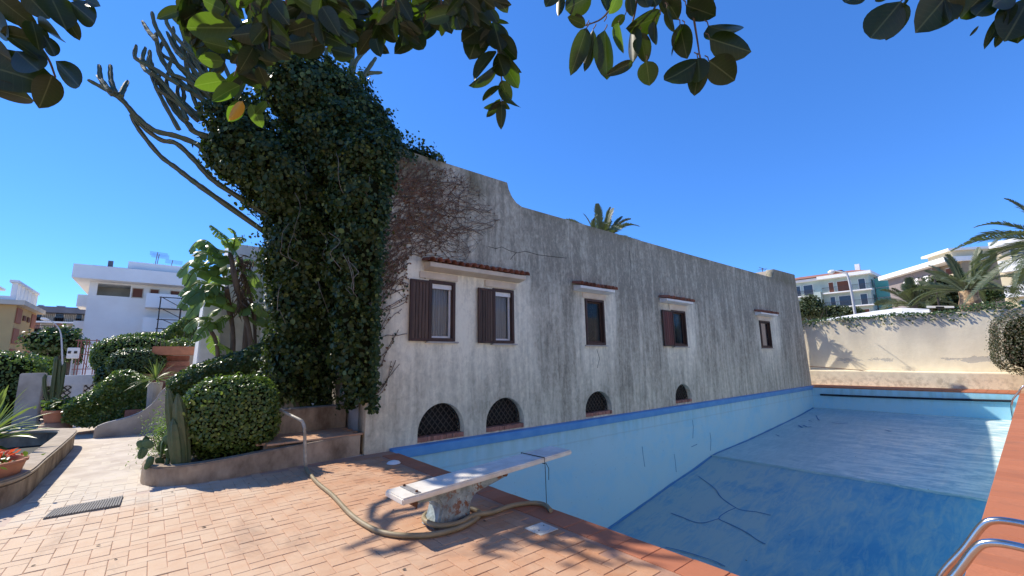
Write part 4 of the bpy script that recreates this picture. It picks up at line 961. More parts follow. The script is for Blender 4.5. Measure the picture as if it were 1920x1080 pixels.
for c_ in (0., 1., 2.2): q = figleaf(c_); q.materials.append(MATS['leaf_fig_glow']); FGL.append(q)
FY = figleaf(1.); FY.materials.append(MATS['leaf_fig_yellow'])
NL = [0]
GLOW = []
def fleaf(bx, by, tx, ty, d, wide=1., yellow=False, roll=None, glow=False):
    a = Pd(bx, by, d); b_ = Pd(tx, ty, d+random.uniform(-.05, .07)); v = Vector(b_-a); L = v.length
    if L < .05: return
    v.normalize(); nrm = Vector(CP-a).normalized(); nrm = (nrm-v*nrm.dot(v)).normalized(); r_ = random.gauss(0, .55) if roll is None else roll
    nrm = Matrix.Rotation(r_, 3, v) @ nrm; nrm = nrm if random.random() < .5 else -nrm; xx = v.cross(nrm); M3 = Matrix((xx, v, nrm)).transposed()
    gl = glow or random.random() < .05
    if gl: GLOW.append((np.array(a)+np.array(b_))/2)
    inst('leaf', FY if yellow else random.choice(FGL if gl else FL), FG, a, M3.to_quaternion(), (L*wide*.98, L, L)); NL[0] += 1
def twig(L, d, r_=.007):
    p = smoothpath([Pd(px, py, d+(.05*i)) for i, (px, py) in enumerate(L)], 5); b = MB(); b.tube(p, [r_*(1-.6*i/len(p)) for i in range(len(p))], 5); b.build('twig', 'bark', FG, smooth=True)
def pet(bx, by, x2, y2, d): b = MB(); b.tube([Pd(bx, by, d), Pd((bx+x2)/2+2, (by+y2)/2-2, d), Pd(x2, y2, d)], .0028, 4); b.build('petiole', 'bark', FG)
# explicit right cluster
d = 2.0
for L in ([(1180,-40),(1150,8),(1128,35),(1098,48)], [(1200,-40),(1190,25),(1183,50)], [(1290,-40),(1300,30),(1308,80),(1313,115)], [(1250,-40),(1225,20),(1210,40)]): twig(L, d)
for q in ((1098,48,1064,32,1.3),(1100,52,1072,138,.75),(1112,55,1100,140,.55),(1134,56,1138,150,.95),(1133,40,1128,52,1),(1160,42,1163,104,.95),(1172,28,1146,50,1.2),(1186,50,1187,118,1.1),(1212,114,1218,161,1.75),(1238,28,1184,60,1.35),(1200,60,1212,118,1.1),(1187,116,1138,141,.6),(1228,40,1222,88,1.2),
          (1284,48,1250,100,1.5),(1275,45,1286,110,1.3),(1328,48,1386,72,1.9),(1330,72,1409,97,1.45),(1329,114,1381,150,1.7),(1314,110,1244,164,1.25),(1313,110,1302,180,1.15),(1308,108,1316,162,1.1),(1286,10,1342,30,2.0),(1250,15,1258,60,.8),(1240,-10,1275,30,1.6),(1110,-10,1060,18,1.3),(1050,-15,1052,35,.75),(1040,-10,1026,5,1.5),
          (1205,-20,1215,22,1.2),(1180,-10,1185,30,1.0),(1160,-15,1150,20,1.2),(1130,-15,1138,22,.8),(1255,-20,1248,20,1.3),(1300,-20,1318,25,1.6),(1335,-20,1300,30,1.5),(1220,-20,1232,18,1.4)):
    fleaf(*q[:4], d, q[4]); pet(q[0], q[1], q[0]+(1200-q[0])*.06, q[1]-10, d)
# far right cluster
d = 2.3
for L in ([(1720,-40),(1700,-10),(1688,4)], [(1850,-40),(1800,-10),(1770,5)], [(1960,-30),(1915,10),(1895,30)]): twig(L, d)
for q in ((1690,2,1625,80,1.25),(1695,4,1661,76,1.2),(1700,-10,1697,17,1),(1622,-20,1580,10,1.3),(1668,-10,1640,2,1),(1790,-25,1716,62,1.3),(1765,-20,1800,30,1.3),(1850,-15,1792,40,1.5),(1865,-5,1825,35,1.3),(1888,20,1843,90,.55),(1900,5,1872,62,.9),(1925,5,1890,70,1.5),(1935,-10,1905,75,1.4),(1880,50,1868,88,.9),(1835,48,1818,68,.45),(1770,-5,1778,50,.45),(1900,-20,1860,12,1.4)): fleaf(*q[:4], d, q[4])
# left cluster
d = 1.55
for L in ([(-40,-30),(20,30),(60,70),(90,110),(104,145)], [(-20,-40),(80,-5),(130,8)], [(-60,60),(0,110),(40,130)]): twig(L, d, .008)
for q in ((-40,120,88,150,1.35),(-30,165,72,182,1.1),(98,140,76,202,1.25),(104,114,159,168,.85),(82,66,114,116,.75),(132,4,188,48,1.0),(120,26,147,72,1.15),(72,48,123,68,1.05),(160,0,189,12,.7),(-30,25,32,72,1.7),(-10,-10,60,50,1.3),(40,-20,100,40,1.4),(60,40,75,90,1.0),(20,70,85,118,1.1),(90,-15,125,48,1.2),(0,60,70,75,1.3),(30,95,80,140,1.2),(110,-20,170,10,1.2),(-40,80,30,112,1.5)): fleaf(*q[:4], d, q[4])
# hanging spray
d = 2.05; SPR = [(890,-40),(905,0),(918,38),(930,75),(937,120),(942,165),(940,200)]; twig(SPR, d)
for q in ((905,40,880,112,1.4),(915,45,866,75,1.5),(925,40,940,95,1.4),(928,70,972,110,1.3),(935,90,974,140,1.35),(930,95,882,138,1.4),(938,110,975,165,1.1),(934,120,892,170,1.1),(940,150,955,195,1.2),(938,160,905,190,1.0),(941,165,968,212,1.1),(938,185,912,220,.9),(941,195,938,238,.85),(940,190,955,205,1),(925,55,900,90,1.2),(932,100,950,150,1.2),(940,190,908,208,.9),(918,38,955,42,.45),(930,60,952,80,.45),(910,20,890,60,1.3)): fleaf(*q[:4], d, q[4])
# main mass: hanging twigs
prof = [(350,70),(380,130),(410,178),(440,205),(465,228),(490,205),(515,120),(550,105),(590,135),(625,140),(660,100),(700,112),(735,105),(770,78),(800,95),(830,62),(860,50),(895,60)]
px_ = [p[0] for p in prof]; py_ = [p[1] for p in prof]
for k in range(26):
    x = 352+k*21.8; ye = np.interp(x, px_, py_)*random.uniform(.72, .9); d = random.uniform(1.7, 2.3); x0 = x+random.gauss(10, 18)
    L = [(x0, -60), (x0+(x-x0)*.5, ye*.3), (x, ye*.78)]; twig(L, d, .006); m_ = int(5+ye/19)
    for j in range(m_):
        t = (j+.6)/m_; yy = -25+(ye*.8+25)*t; xb = x0+(x-x0)*t; sg = random.choice((-1, 1)); ln = random.uniform(46, 72); an = random.gauss(.62, .42)*sg
        tx, ty = xb+math.sin(an)*ln, yy+math.cos(an)*ln*random.uniform(.6, 1.)
        lim = np.interp(tx, px_, py_)+random.uniform(-8, 10)
        if ty > lim: ty = lim
        if math.hypot(tx-xb, ty-yy) < 24: continue
        fleaf(xb+math.sin(an)*6, yy, tx, ty, d, random.uniform(.85, 1.3))
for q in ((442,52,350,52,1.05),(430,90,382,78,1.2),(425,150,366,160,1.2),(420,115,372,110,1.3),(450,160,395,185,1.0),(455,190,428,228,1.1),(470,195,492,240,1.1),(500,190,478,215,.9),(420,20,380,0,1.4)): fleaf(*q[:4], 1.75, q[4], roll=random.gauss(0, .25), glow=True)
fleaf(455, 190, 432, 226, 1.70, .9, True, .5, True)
b = MB()
trunk = [(-2.6,-2.4,0),(-2.5,-2.3,1.4),(-2.3,-2.0,2.6),(-2.1,-1.7,3.6)]; b.tube(trunk, [.42,.32,.28,.24], 14); b.build('trunk', 'bark_grey', FG, smooth=True)
for e, m_ in ((Pd(500,-90,2.0), (-1.2,-.4,4.4)), (Pd(1200,-70,2.0), (-.4,-.9,4.7)), (Pd(1750,-60,2.3), (.2,-1.2,4.6)), (Pd(-30,-60,1.55), (-1.8,-.5,3.9)), (Pd(890,-60,2.05), (-.8,-.5,4.5))):
    b = MB(); b.tube(smoothpath([(-2.1,-1.7,3.5), m_, (np.array(m_)+e)/2+(0, 0, .25), e], 6), [.12*(1-i/19)+.010 for i in range(19)], 8); b.build('branch', 'bark_grey', FG, smooth=True)
P = []; 
while len(P) < 5200:
    px, py, d = random.uniform(-900, 1500), random.uniform(-1000, -75), random.uniform(2.3, 5.2)
    q = Pd(px, py, d)
    if 2.6 < q[2] < 6.8 and q[1]-.94*q[2] < 1.0: P.append(q)
P = np.array(P); sd_ = np.array(SUN); kp = np.ones(len(P), bool)
for g_ in GLOW:
    r_ = P-g_; tt = r_@sd_; kp &= ~((tt > 0) & (np.linalg.norm(r_-tt[:, None]*sd_, axis=1) < .2))
P = P[kp]; leafcloud('crown', P, np.tile((0, 0, 1.), (len(P), 1)), .19, 'leaf_fig', FG, OVAL, 1.2, 1.0, kind='stuff')

# ------------------------------------------------------------------ far garden end
GX = 29.6
GW = thing('garden_wall', 'tall sunlit beige garden wall closing the far end of the pool', 'wall', (GX, 3, 0))
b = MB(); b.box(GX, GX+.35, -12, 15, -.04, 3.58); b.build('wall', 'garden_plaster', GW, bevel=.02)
n = 3900; y = rng.uniform(-3, 12, n); keep = rng.random(n) < .55+.45*np.sin(y*1.7)**2; y = y[keep]; n = len(y)
hang = np.where(rng.random(n) < .25, rng.random(n)**2*.38*(.4+np.abs(np.sin(y*2.3))), 0); up = .07+.09*np.sin(y*1.1)**2+np.where(y < 2.0, .22, 0)
x = np.where(hang > 0, GX-.05-rng.random(n)*.07, GX-.08+rng.random(n)*.5); z = 3.56+rng.random(n)*up-hang
leafcloud('wall_top_ivy', np.stack([x, y, z], 1), np.tile((-.6, 0, .8), (n, 1)), .11, 'leaf_hedge_dark', GW, OVAL, 1.0)
LE = MB(); LE.prism([(28.95, -.04), (GX-.004, -.04), (GX-.004, .68), (28.95, .64)], -6, 14, 'y'); LE.v = [(p[0], p[1], p[2]+(.18 if p[1] > 7 and p[2] > .5 else 0)) for p in LE.v]; LE.build('stone_ledge', 'garden_plaster', bevel=.03, label='low mottled ledge along the foot of the garden wall', cat='ledge')
b = MB(); b.tube([Px(px, py, 28.95+.12) for px, py in ((1518,687),(1560,690),(1610,694),(1650,700),(1700,702),(1730,707),(1735,703),(1780,702),(1850,702),(1915,702))], .02, 6); b.build('ledge_hose', 'rust_steel', smooth=True, label='thin dark brown hose lying along the far ledge', cat='hose')
b = MB(); b.box(-9, GX-.01, -3.95, -3.6, -.04, 4.4); b.build('bounce_wall', 'cream_plaster', label='plain cream wall added out of view right of the pool to bounce sunlight', cat='wall')  # added unseen wall, reflects warm sunlight onto the shaded villa front
# yucca standing behind the villa's far corner; its shadow falls on the garden wall
def yucca(c, arms):
    T = thing('branched_yucca', 'branched yucca beside the far corner of the villa casting a spiky shadow', 'tree', c); c = np.array(c)
    b = MB(); b.tube([c+(0, 0, -.03), c+(0, 0, 1.6), c+(0, 0, 3.3)], [.2, .17, .15], 9); b.build('trunk', 'bark', T, smooth=True)
    for dx, dy, dz in arms:
        e = c+np.array([dx, dy, dz]); b = MB(); b.tube([c+(0, 0, 3.0 if dz > 3.6 else 2.3), c+np.array([dx*.5, dy*.6, (3.2 if dz > 3.6 else 2.5)+(dz-3.2)*.35]), e], [.13, .10, .09], 8); b.build('limb', 'bark', T, smooth=True)
        b = MB()
        for k in range(64):
            d = np.array([random.gauss(0, 1), random.gauss(0, 1), random.gauss(.35, .8)]); d /= np.linalg.norm(d); s_ = np.cross(d, (0, 0, 1)); s_ /= np.linalg.norm(s_)+1e-6; L = random.uniform(.38, .58)
            b.add([e-s_*.012, e+s_*.012, e+d*L*.6+s_*.017-(0, 0, .02), e+d*L-(0, 0, .08), e+d*L*.6-s_*.017-(0, 0, .02)], [(0, 1, 2, 4), (4, 2, 3)])
        b.build('rosette', 'leaf_palm', T)
yucca((28.84, 9.72, 0), ((0, .17, 4.78), (0, -.66, 4.13), (0, -1.36, 3.30)))
hedge('right_hedge', 'grey green twiggy clipped hedge at the right edge in front of the garden wall', 'hedge', (27.2, -1.05, 2.0), (1.5, 2.15, 1.35), 4.0, 15000, .07, 'leaf_hedge_twiggy', 31, .06, .25, core=.82)

# ------------------------------------------------------------------ palms and trees
def frondmesh(L, el, droop, nl=64, ll=.42, wid=.035, dens=1.):
    b = MB(); m_ = 14; c = []
    for i in range(m_+1):
        t = i/m_; a = el-droop*t*t; c.append(np.array([L*t*math.cos(el)*(1-.12*t*droop), 0, L*t*math.sin(el)-droop*L*.42*t*t]))
    b.tube(c, [.03*(1-.85*i/m_)+.004 for i in range(m_+1)], 5)
    C = np.array(c)
    for k in range(nl):
        t = .12+.88*k/nl; p = np.array([np.interp(t*m_, range(m_+1), C[:, j]) for j in range(3)]); d = C[min(m_, int(t*m_)+1)]-C[int(t*m_)-1 if t*m_ >= 1 else 0]; d = d/np.linalg.norm(d)
        l_ = ll*math.sin(math.pi*min(1, .22+t*.72))*random.uniform(.85, 1.1)
        for sd in (-1, 1):
            q = d*.75+np.array([0, sd*.8, .25])+np.array([random.gauss(0, .06), 0, random.gauss(0, .08)]); q /= np.linalg.norm(q); u = np.cross(q, d); u /= np.linalg.norm(u); w = np.cross(q, u); w = d-q*(d@q); w /= np.linalg.norm(w)
            e = p+q*l_+np.array([0, 0, -.12*l_]); mm = p+q*l_*.5
            b.add([p-w*wid*.4, p+w*wid*.4, mm+w*wid*.55, e, mm-w*wid*.55], [(0, 1, 2, 4), (4, 2, 3)])
    me = bpy.data.meshes.new('frond'); me.from_pydata(b.v, [], b.f); me.materials.append(MATS['leaf_palm']); return me
def palm(name, label, base, ztop, r0, L, nf, seed, tm='bark', ll=.42, group='palm trees', bulge=1., els=(1.35, 1.0, .65, .3, -.05), wid=.035):
    r_ = random.Random(seed); T = thing(name, label, 'palm tree', base, group); x, y, z = base
    fm = [frondmesh(L*random.uniform(.92, 1.05), e, .7+.5*math.cos(e), ll=ll, wid=wid) for e in els]
    b = MB(); k = 14; b.lathe([(r0*(.9+.1*math.sin(i*2.7))*(1+(bulge-1)*math.exp(-((i-k+3.5)/2.6)**2)), (ztop-z)*i/k) for i in range(k+1)], (x, y, z-.02), 16); b.build('trunk', tm, T)
    for i in range(nf):
        a = i*2.39996+r_.gauss(0, .15); j = min(len(els)-1, int(len(els)*(i+.5)/nf))
        inst('frond', fm[j], T, (x+math.cos(a)*r0*.3, y+math.sin(a)*r0*.3, ztop-.08), (Matrix.Rotation(a, 3, 'Z') @ Matrix.Rotation(r_.gauss(0, .1), 3, 'Y') @ Matrix.Rotation(r_.gauss(0, .3), 3, 'X')).to_quaternion(), r_.uniform(.85, 1.08))
    return T
plain('palm_stubs', (.52, .36, .20), (.20, .13, .08), 4, stretch=(1, 1, 1.6), bump=1., lo=.42, hi=.58)
q = Py(1126, 444, 12.5); palm('roof_palm', 'palm crown showing above the villa roofline', (q[0], q[1], 0), q[2]-.35, .22, 3.1, 30, 5, ll=.40, els=(1.3, .95, .6, .35, .15))
q = Px(1714, 572, 42); palm('short_palm', 'slender short palm behind the white roof', (q[0], q[1], 0), q[2], .2, 3.3, 26, 6, ll=.6, els=(1.4, 1.2, .95, .7, .4), wid=.035)
q = Px(1815, 545, 38); T = palm('thick_palm', 'stout palm with pineapple like trunk behind the garden wall', (q[0], q[1], 0), q[2], .46, 3.9, 40, 8, 'palm_stubs', .42, bulge=1.22, els=(1.4, 1.15, .9, .65, .4), wid=.03)
q = Px(1985, 452, 33); palm('edge_palm', 'large palm whose fronds reach in from the right edge', (q[0], q[1], 0), q[2], .4, 4.6, 44, 9, 'palm_stubs', .55, els=(1.2, .8, .45, .1, -.3), wid=.045)
def tree(name, label, base, ctr, rad, n, size, mat='leaf_tree', seed=0, group='trees beyond the garden wall'):
    T = thing(name, label, 'tree', base, group); c = np.array(ctr, float)
    b = MB(); b.tube([base, (np.array(base)+c)/2+(.1, .1, 0), c], [.18, .13, .06], 8)
    r_ = random.Random(seed)
    for k in range(6): e = c+np.array([r_.gauss(0, rad[0]*.4), r_.gauss(0, rad[1]*.4), r_.gauss(0, rad[2]*.35)]); b.tube([(np.array(base)+c)/2, e], [.06, .02], 5)
    b.build('trunk', 'bark', T)
    PP_, NN_ = [], []; cb = MB()
    for k in range(11):
        d = np.array([r_.gauss(0, 1), r_.gauss(0, 1), r_.gauss(0, .8)]); d /= np.linalg.norm(d); cc = c+d*np.array(rad)*.58; rr = np.array(rad)*r_.uniform(.32, .5)
        P, N = superpts(cc, rr, 2.2, n//11, float(rr.min())*.5, seed*20+k, .2); PP_.append(P); NN_.append(N); supercore(cc, rr, 2.2, .66, seed*20+k, .2, cb, 7, 10)
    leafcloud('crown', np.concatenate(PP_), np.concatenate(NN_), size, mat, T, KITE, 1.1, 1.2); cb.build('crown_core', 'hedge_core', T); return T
for k, (lab, px, py, X, rad, n, m_) in enumerate((('round dark shrub tree just right of the villa end', 1515, 578, 52, (1.2, 1.6, 1.5), 3200, 'leaf_tree'), ('shrub tree below the pale green apartments left of the lamp post', 1545, 585, 56, (1.2, 1.9, 1.2), 3200, 'leaf_tree'), ('low shrub tree to the right of the lamp post', 1592, 586, 60, (1.2, 1.8, 1.0), 3000, 'leaf_tree'),
        ('bushy olive green tree left of the stout palm', 1765, 557, 48, (1.8, 2.2, 2.0), 5200, 'leaf_tree'), ('dark bushy tree right of the stout palm', 1842, 560, 50, (1.4, 1.5, 1.5), 3000, 'leaf_hedge_dark'), ('wide low tree between the short and stout palms', 1738, 572, 45, (1.0, 1.4, .8), 2200, 'leaf_tree'))):
    q = Px(px, py, X); tree('shrub_tree', lab, (q[0], q[1], -.05), q, rad, n, .17, m_, 50+k)
for k, (lab, px, py, Y, rad) in enumerate((('dark green tree beyond the gate below the beige apartments', 105, 645, 34, (1.3, 1.0, 1.0)), ('dark rounded tree beside the red scaffold', 128, 660, 36, (1.0, 1.0, 1.0)))):
    q = Py(px, py, Y); tree('street_tree', lab, (q[0], q[1], -.05), q, rad, 2400, .16, 'leaf_hedge_dark', 70+k, 'street trees beyond the gate')

# ------------------------------------------------------------------ white canopy roof, lamp posts
WR = thing('white_canopy', 'long white canopy roof just behind the garden wall', 'canopy', (34, 7, 0))
zl = lambda px, py, x: Px(px, py, x)
e = [zl(1508, 606, 37), zl(1560, 596, 37), zl(1640, 583, 37), zl(1690, 577, 37), zl(1742, 579, 37)]; f_ = [np.array([32.0, p[1]*32/37, 3.3]) for p in e]
b = MB(); n = len(e); b.add(f_+e+[p-(0, 0, .12) for p in f_]+[p-(0, 0, .12) for p in e], [(i, i+1, n+i+1, n+i) for i in range(n-1)]+[(2*n+i, 3*n+i, 3*n+i+1, 2*n+i+1) for i in range(n-1)]+[(i, 2*n+i, 2*n+i+1, i+1) for i in range(n-1)]+[(n+i, n+i+1, 3*n+i+1, 3*n+i) for i in range(n-1)]); b.build('roof_sheet', 'white_paint', WR)
for p in (f_[0], f_[-1], e[0], e[-1]): b = MB(); b.box(p[0]-.06, p[0]+.06, p[1]-.06, p[1]+.06, -.05, p[2]-.1); b.build('post', 'white_paint', WR)
plain('lamp_grey', (.50, .50, .49), (.42, .42, .41), 4, rough=.5)
def lamp(label, L, head, fn, r_=.07, cat='street lamp'):
    p = [fn(*q) for q in L]; base = np.array([p[0][0], p[0][1], -.05]); T = thing('street_lamp', label, cat, base, 'street lamps'); b = MB(); pts = [base]+smoothpath(p, 4); b.tube(pts, [r_*1.2]+[r_*(1-.5*i/len(pts)) for i in range(len(pts)-1)], 8); b.build('pole', 'lamp_grey', T, smooth=True)
    a, c = [fn(*q) for q in head]; b = MB(); b.tube([a, (a+c)/2, c], [r_*.9, r_*2.0, r_*1.2], 8); b.build('lamp_head', 'white_paint', T, smooth=True)
lamp('thin pale street lamp rising before the pale green apartments', [(1605,600),(1597,550),(1589,516),(1582,511),(1565,508)], [(1565,508),(1553,512)], lambda a, b_: Px(a, b_, 46), .11)
lamp('curved pale street lamp before the beige apartments at left', [(118,720),(116,650),(113,622),(103,607),(92,600)], [(92,600),(76,597)], lambda a, b_: Py(a, b_, 30), .035)
LP2 = thing('floodlight_mast', 'thin dark mast with two white floodlights by the stout palm', 'lamp post', tuple(Px(1763, 590, 40)*np.array([1, 1, 0])))
b = MB(); q0, q1 = Px(1763, 590, 40), Px(1752, 518, 40); b.tube([(q0[0], q0[1], -.05), q0, q1], .05, 6); b.build('mast', 'iron_dark', LP2)
for px in (1754, 1772): q = Px(px, 576, 39.8); b = MB(); b.hexa([q+np.array(o_) for o_ in ((-.1,-.42,-.1),(.1,-.42,-.06),(.1,.42,.02),(-.1,.42,-.02),(-.1,-.42,.0),(.1,-.42,.04),(.1,.42,.14),(-.1,.42,.10))]); b.build('floodlight', 'white_paint', LP2)

# ------------------------------------------------------------------ far buildings
for nm, c1, c2 in (('wall_white', (.88, .87, .82), (.82, .80, .75)), ('wall_palegreen', (.50, .58, .50), (.38, .45, .40)), ('wall_beige', (.66, .59, .47), (.48, .42, .33)), ('wall_ochre', (.60, .40, .17), (.52, .34, .15)), ('wall_brick', (.40, .15, .08), (.33, .13, .08)),
                   ('wall_mauve', (.26, .22, .20), (.22, .19, .18)), ('wall_tan', (.36, .28, .18), (.31, .24, .15)), ('wall_cream', (.68, .58, .38), (.60, .50, .33)), ('shutter_brown', (.20, .08, .05), (.15, .06, .04)), ('shutter_pink', (.48, .26, .20), (.42, .22, .17)), ('roof_red', (.36, .17, .11), (.27, .12, .08)), ('roof_grey', (.20, .20, .21), (.15, .15, .16))):
    plain(nm, c1, c2, .7, rough=.9, bump=.15, bscale=8)
def m_net():
    t = NT('green_net'); X, Y, Z = t.sep(); n = t.noise(t.pos((.4, .4, .4)), 1, 5); c = t.mix(t.ramp(n, .35, .65), (.10, .42, .33), (.24, .55, .47)); t.fin(c, .8, .2); t.b.inputs['Alpha'].default_value = .9
m_net()
class Bld:
    """building with a local frame: o origin, u along the front, w into depth"""
    def __init__(s, name, label, o, u, w):
        s.o = np.array(o, float); s.u = np.array([*u, 0.]); s.w = np.array([*w, 0.]); s.T = thing(name, label, 'building', tuple(s.o))
    def p(s, a, d, z): return s.o+s.u*a+s.w*d+np.array([0, 0, z])
    def box(s, name, mat, a0, a1, d0, d1, z0, z1, parent=None, b=None):
        m_ = b or MB(); m_.hexa([s.p(a0, d0, z0), s.p(a1, d0, z0), s.p(a1, d1, z0), s.p(a0, d1, z0), s.p(a0, d0, z1), s.p(a1, d0, z1), s.p(a1, d1, z1), s.p(a0, d1, z1)])
        return m_.build(name, mat, parent or s.T) if b is None else None
    def win(s, a0, a1, z0, z1, d=0., mat='far_pane', fr='wall_white', side=False, shutter=None):
        e = .07; B = (lambda n, m_, x0, x1, y0, y1, q0, q1, par: s.box(n, m_, x0, x1, y0, y1, q0, q1, par)) if not side else (lambda n, m_, x0, x1, y0, y1, q0, q1, par: s.box(n, m_, d+y0-d, d+y1-d, x0, x1, q0, q1, par))
        f = B('window', fr, a0-e, a1+e, d-.05, d+.02, z0-e, z1+e, None); B('pane' if not shutter else 'shutter', shutter or mat, a0, a1, d-.085, d-.055, z0, z1, f)
    def balcony(s, a0, a1, z, out=1.3, d=0., h=.95, slab='wall_white', rail='bars', rm='iron_dark'):
        sl = s.box('balcony', slab, a0, a1, d-out, d-.003, z-.18, z)
        if rail == 'solid':
            b = MB(); s.box('', '', a0, a1, d-out, d-out+.1, z+.002, z+h, b=b); s.box('', '', a0, a0+.1, d-out+.101, d-.004, z+.002, z+h, b=b); s.box('', '', a1-.1, a1, d-out+.101, d-.004, z+.002, z+h, b=b); b.build('parapet', rm, sl)
        else:
            b = MB(); s.box('', '', a0, a1, d-out+.02, d-out+.06, z+h-.05, z+h, b=b); n = int((a1-a0)/.16)
            for k in range(n+1): x = a0+(a1-a0-.03)*k/n; s.box('', '', x, x+.03, d-out+.025, d-out+.055, z+.001, z+h-.051, b=b)
            for a in (a0, a1-.04): s.box('', '', a, a+.04, d-out+.061, d-.004, z+h-.05, z+h, b=b)
            b.build('railing', rm, sl)
# white house at left, front at y=48
def XZ(px, py, Y): q = Py(px, py, Y); return q[0], q[2]
Yf = 48.; x0, _ = XZ(167, 540, Yf); B = Bld('white_house', 'big white modern house with deep flat roof fascia behind the topiary', (x0, Yf, -.05), (1, 0), (0, 1))
def A(px, py): x, z = XZ(px, py, Yf); return x-x0, z+.05
zt = A(165, 527)[1]; xl, zt1 = A(143, 500); W_ = 15.
# wall with loggia opening
a0, z1 = A(184, 531); a1, z0 = A(243, 557)
for q in ((0, a0, 0, zt), (a1, W_, 0, zt), (a0, a1, 0, z0), (a0, a1, z1, zt)): B.box('wall', 'wall_white', q[0], q[1], 0, .3, q[2], q[3])
B.box('loggia_back', 'wall_beige', a0-.2, a1+.2, 2.2, 2.4, z0-.3, z1+.3); B.box('side_wall', 'wall_white', 0, .3, .301, 10, 0, zt); B.box('rear_wall', 'wall_white', .3, W_, 9.7, 10, 0, zt); B.box('loggia_floor', 'wall_white', .3, W_, .301, 9.69, z0-.3, z0-.1)
B.box('loggia_ceiling', 'wall_white', .3, W_, .301, 9.69, zt-.12, zt-.005)
B.box('roof_fascia', 'wall_white', xl, W_+.8, -1.5, 11, zt+.004, zt1)
r0 = A(172, 500); r1 = A(238, 496); B.box('roof_slab', 'roof_grey', r0[0], r0[0]+8.2, .5, 9, zt1+.004, zt1+.35); B.box('roof_house', 'wall_white', r1[0], r1[0]+5.3, 1.5, 8, zt1+.354, zt1+1.15)
for l, t_, r_, bo in ((250,541,266,558), (283,543,296,557), (321,546,335,560)):
    a, zb_ = A(l, t_); c, zc = A(r_, bo); B.win(a, c, zc, zb_, 0, shutter='shutter_brown', fr='wall_beige')
a, z_ = A(272, 579); c, _ = A(346, 585); B.balcony(a, c+.5, z_+.2, 1.4, 0, 1.0, rail='solid', rm='wall_white')
a, z_ = A(266, 624); B.balcony(a, c+.5, z_+.2, 1.6, 0, 1.0, rail='solid', rm='wall_white')
for (l, t_, r_, bo) in ((144,550,166,574), (136,600,160,622)):
    a, zb_ = A(l, t_); c, zc = A(r_, bo); b = MB(); B.box('', '', a, -.004, .6, 3.2, zc, zb_, b=b); b.build('side_balcony', 'wall_white', B.T)
for px, h_ in ((200, .7), (204, .7)): a, z_ = A(px, 500); b = MB(); b.tube([B.p(a, 2, zt1+.3), B.p(a, 2, zt1+1.1)], .11, 8); b.build('chimney_pipe', 'roof_grey', B.T)
for px, top in ((293, 466), (296, 470), (323, 482)):
    a, z_ = A(px, top); b = MB(); p0 = B.p(a, 3, zt1+1.1); p1 = B.p(a+.1, 3, z_+.3); b.tube([p0, p1], .035, 5)
    for k in range(5): b.tube([p1+(-.55, 0, -.08*k), p1+(.75, 0, -.05-.08*k)], .014, 4)
    b.build('antenna', 'roof_grey', B.T)
# beige apartments further behind
Yf = 78.; x0, _ = XZ(70, 600, Yf); B = Bld('beige_apartments', 'beige apartment block with balconies between the ochre block and the white house', (x0-4, Yf, -.05), (1, 0), (0, 1)); x0 -= 4
zt = A(110, 588)[1]; B.box('wall', 'wall_beige', 0, 17, 0, 9, 0, zt); B.box('roof', 'roof_grey', -.5, 17.5, -1.3, 9.5, zt+.004, A(110, 577)[1])
for py in (604, 626, 647):
    z_ = A(110, py)[1]; B.balcony(.2, 16.5, z_, 1.2, 0, .95)
    for px0, px1 in ((68, 77), (103, 118), (143, 152)): a, c = A(px0, 600)[0], A(px1, 600)[0]; B.win(a, c, z_+.02, z_+2.0, 0, shutter='shutter_pink' if py > 610 else None)
# ochre and brick apartments at the left edge
Yf = 42.; xc, zt = XZ(31, 572, Yf); B = Bld('ochre_apartments', 'ochre and brick apartment block with white roof terrace at the far left', (xc, Yf, -.05), (-1, 0), (0, 1)); ye = Px(69, 588, xc)[1]-Yf; zt += .05
B.box('wall', 'wall_ochre', 0, 14, 0, ye, 0, zt); B.box('cornice', 'wall_beige', -.4, 14.4, -.4, ye+.4, zt+.004, zt+.3)
sh = zt/4.2
for k in range(4):
    z_ = zt-sh*(k+1)+.2
    B.box('brick_panel', 'wall_brick', .9, 9, -.06, -.003, z_, z_+sh-.35)
    for dd in (.03, .74): B.box('brick_panel', 'wall_brick', -.06, -.003, ye*dd, ye*(dd+.22), z_, z_+sh-.35)
    for dd in (.34, .54): B.box('window', 'shutter_brown', -.08, -.003, ye*dd, ye*(dd+.10), z_+.3, z_+sh-.7)
for k in range(7):
    dd = ye*k/6; b = MB(); B.box('', '', .1, .35, max(0, dd-.06), dd+.06, zt+.304, zt+1.45, b=b); b.build('pergola_post', 'wall_white', B.T)
B.box('pergola_beam', 'wall_white', .05, .45, -.2, ye+.2, zt+1.454, zt+1.62); B.box('terrace_house', 'wall_beige', 2.2, 11, 1.2, ye*.8, zt+.304, zt+1.5); B.box('terrace_roof', 'wall_white', 1.6, 12, .5, ye*.85, zt+1.504, zt+1.66)
B.box('terrace_glass', 'far_pane', 2.4, 9, 1.1, 1.19, zt+.5, zt+1.4); B.box('terrace_rail', 'wall_white', .06, 13, -.2, -.1, zt+.304, zt+.55)

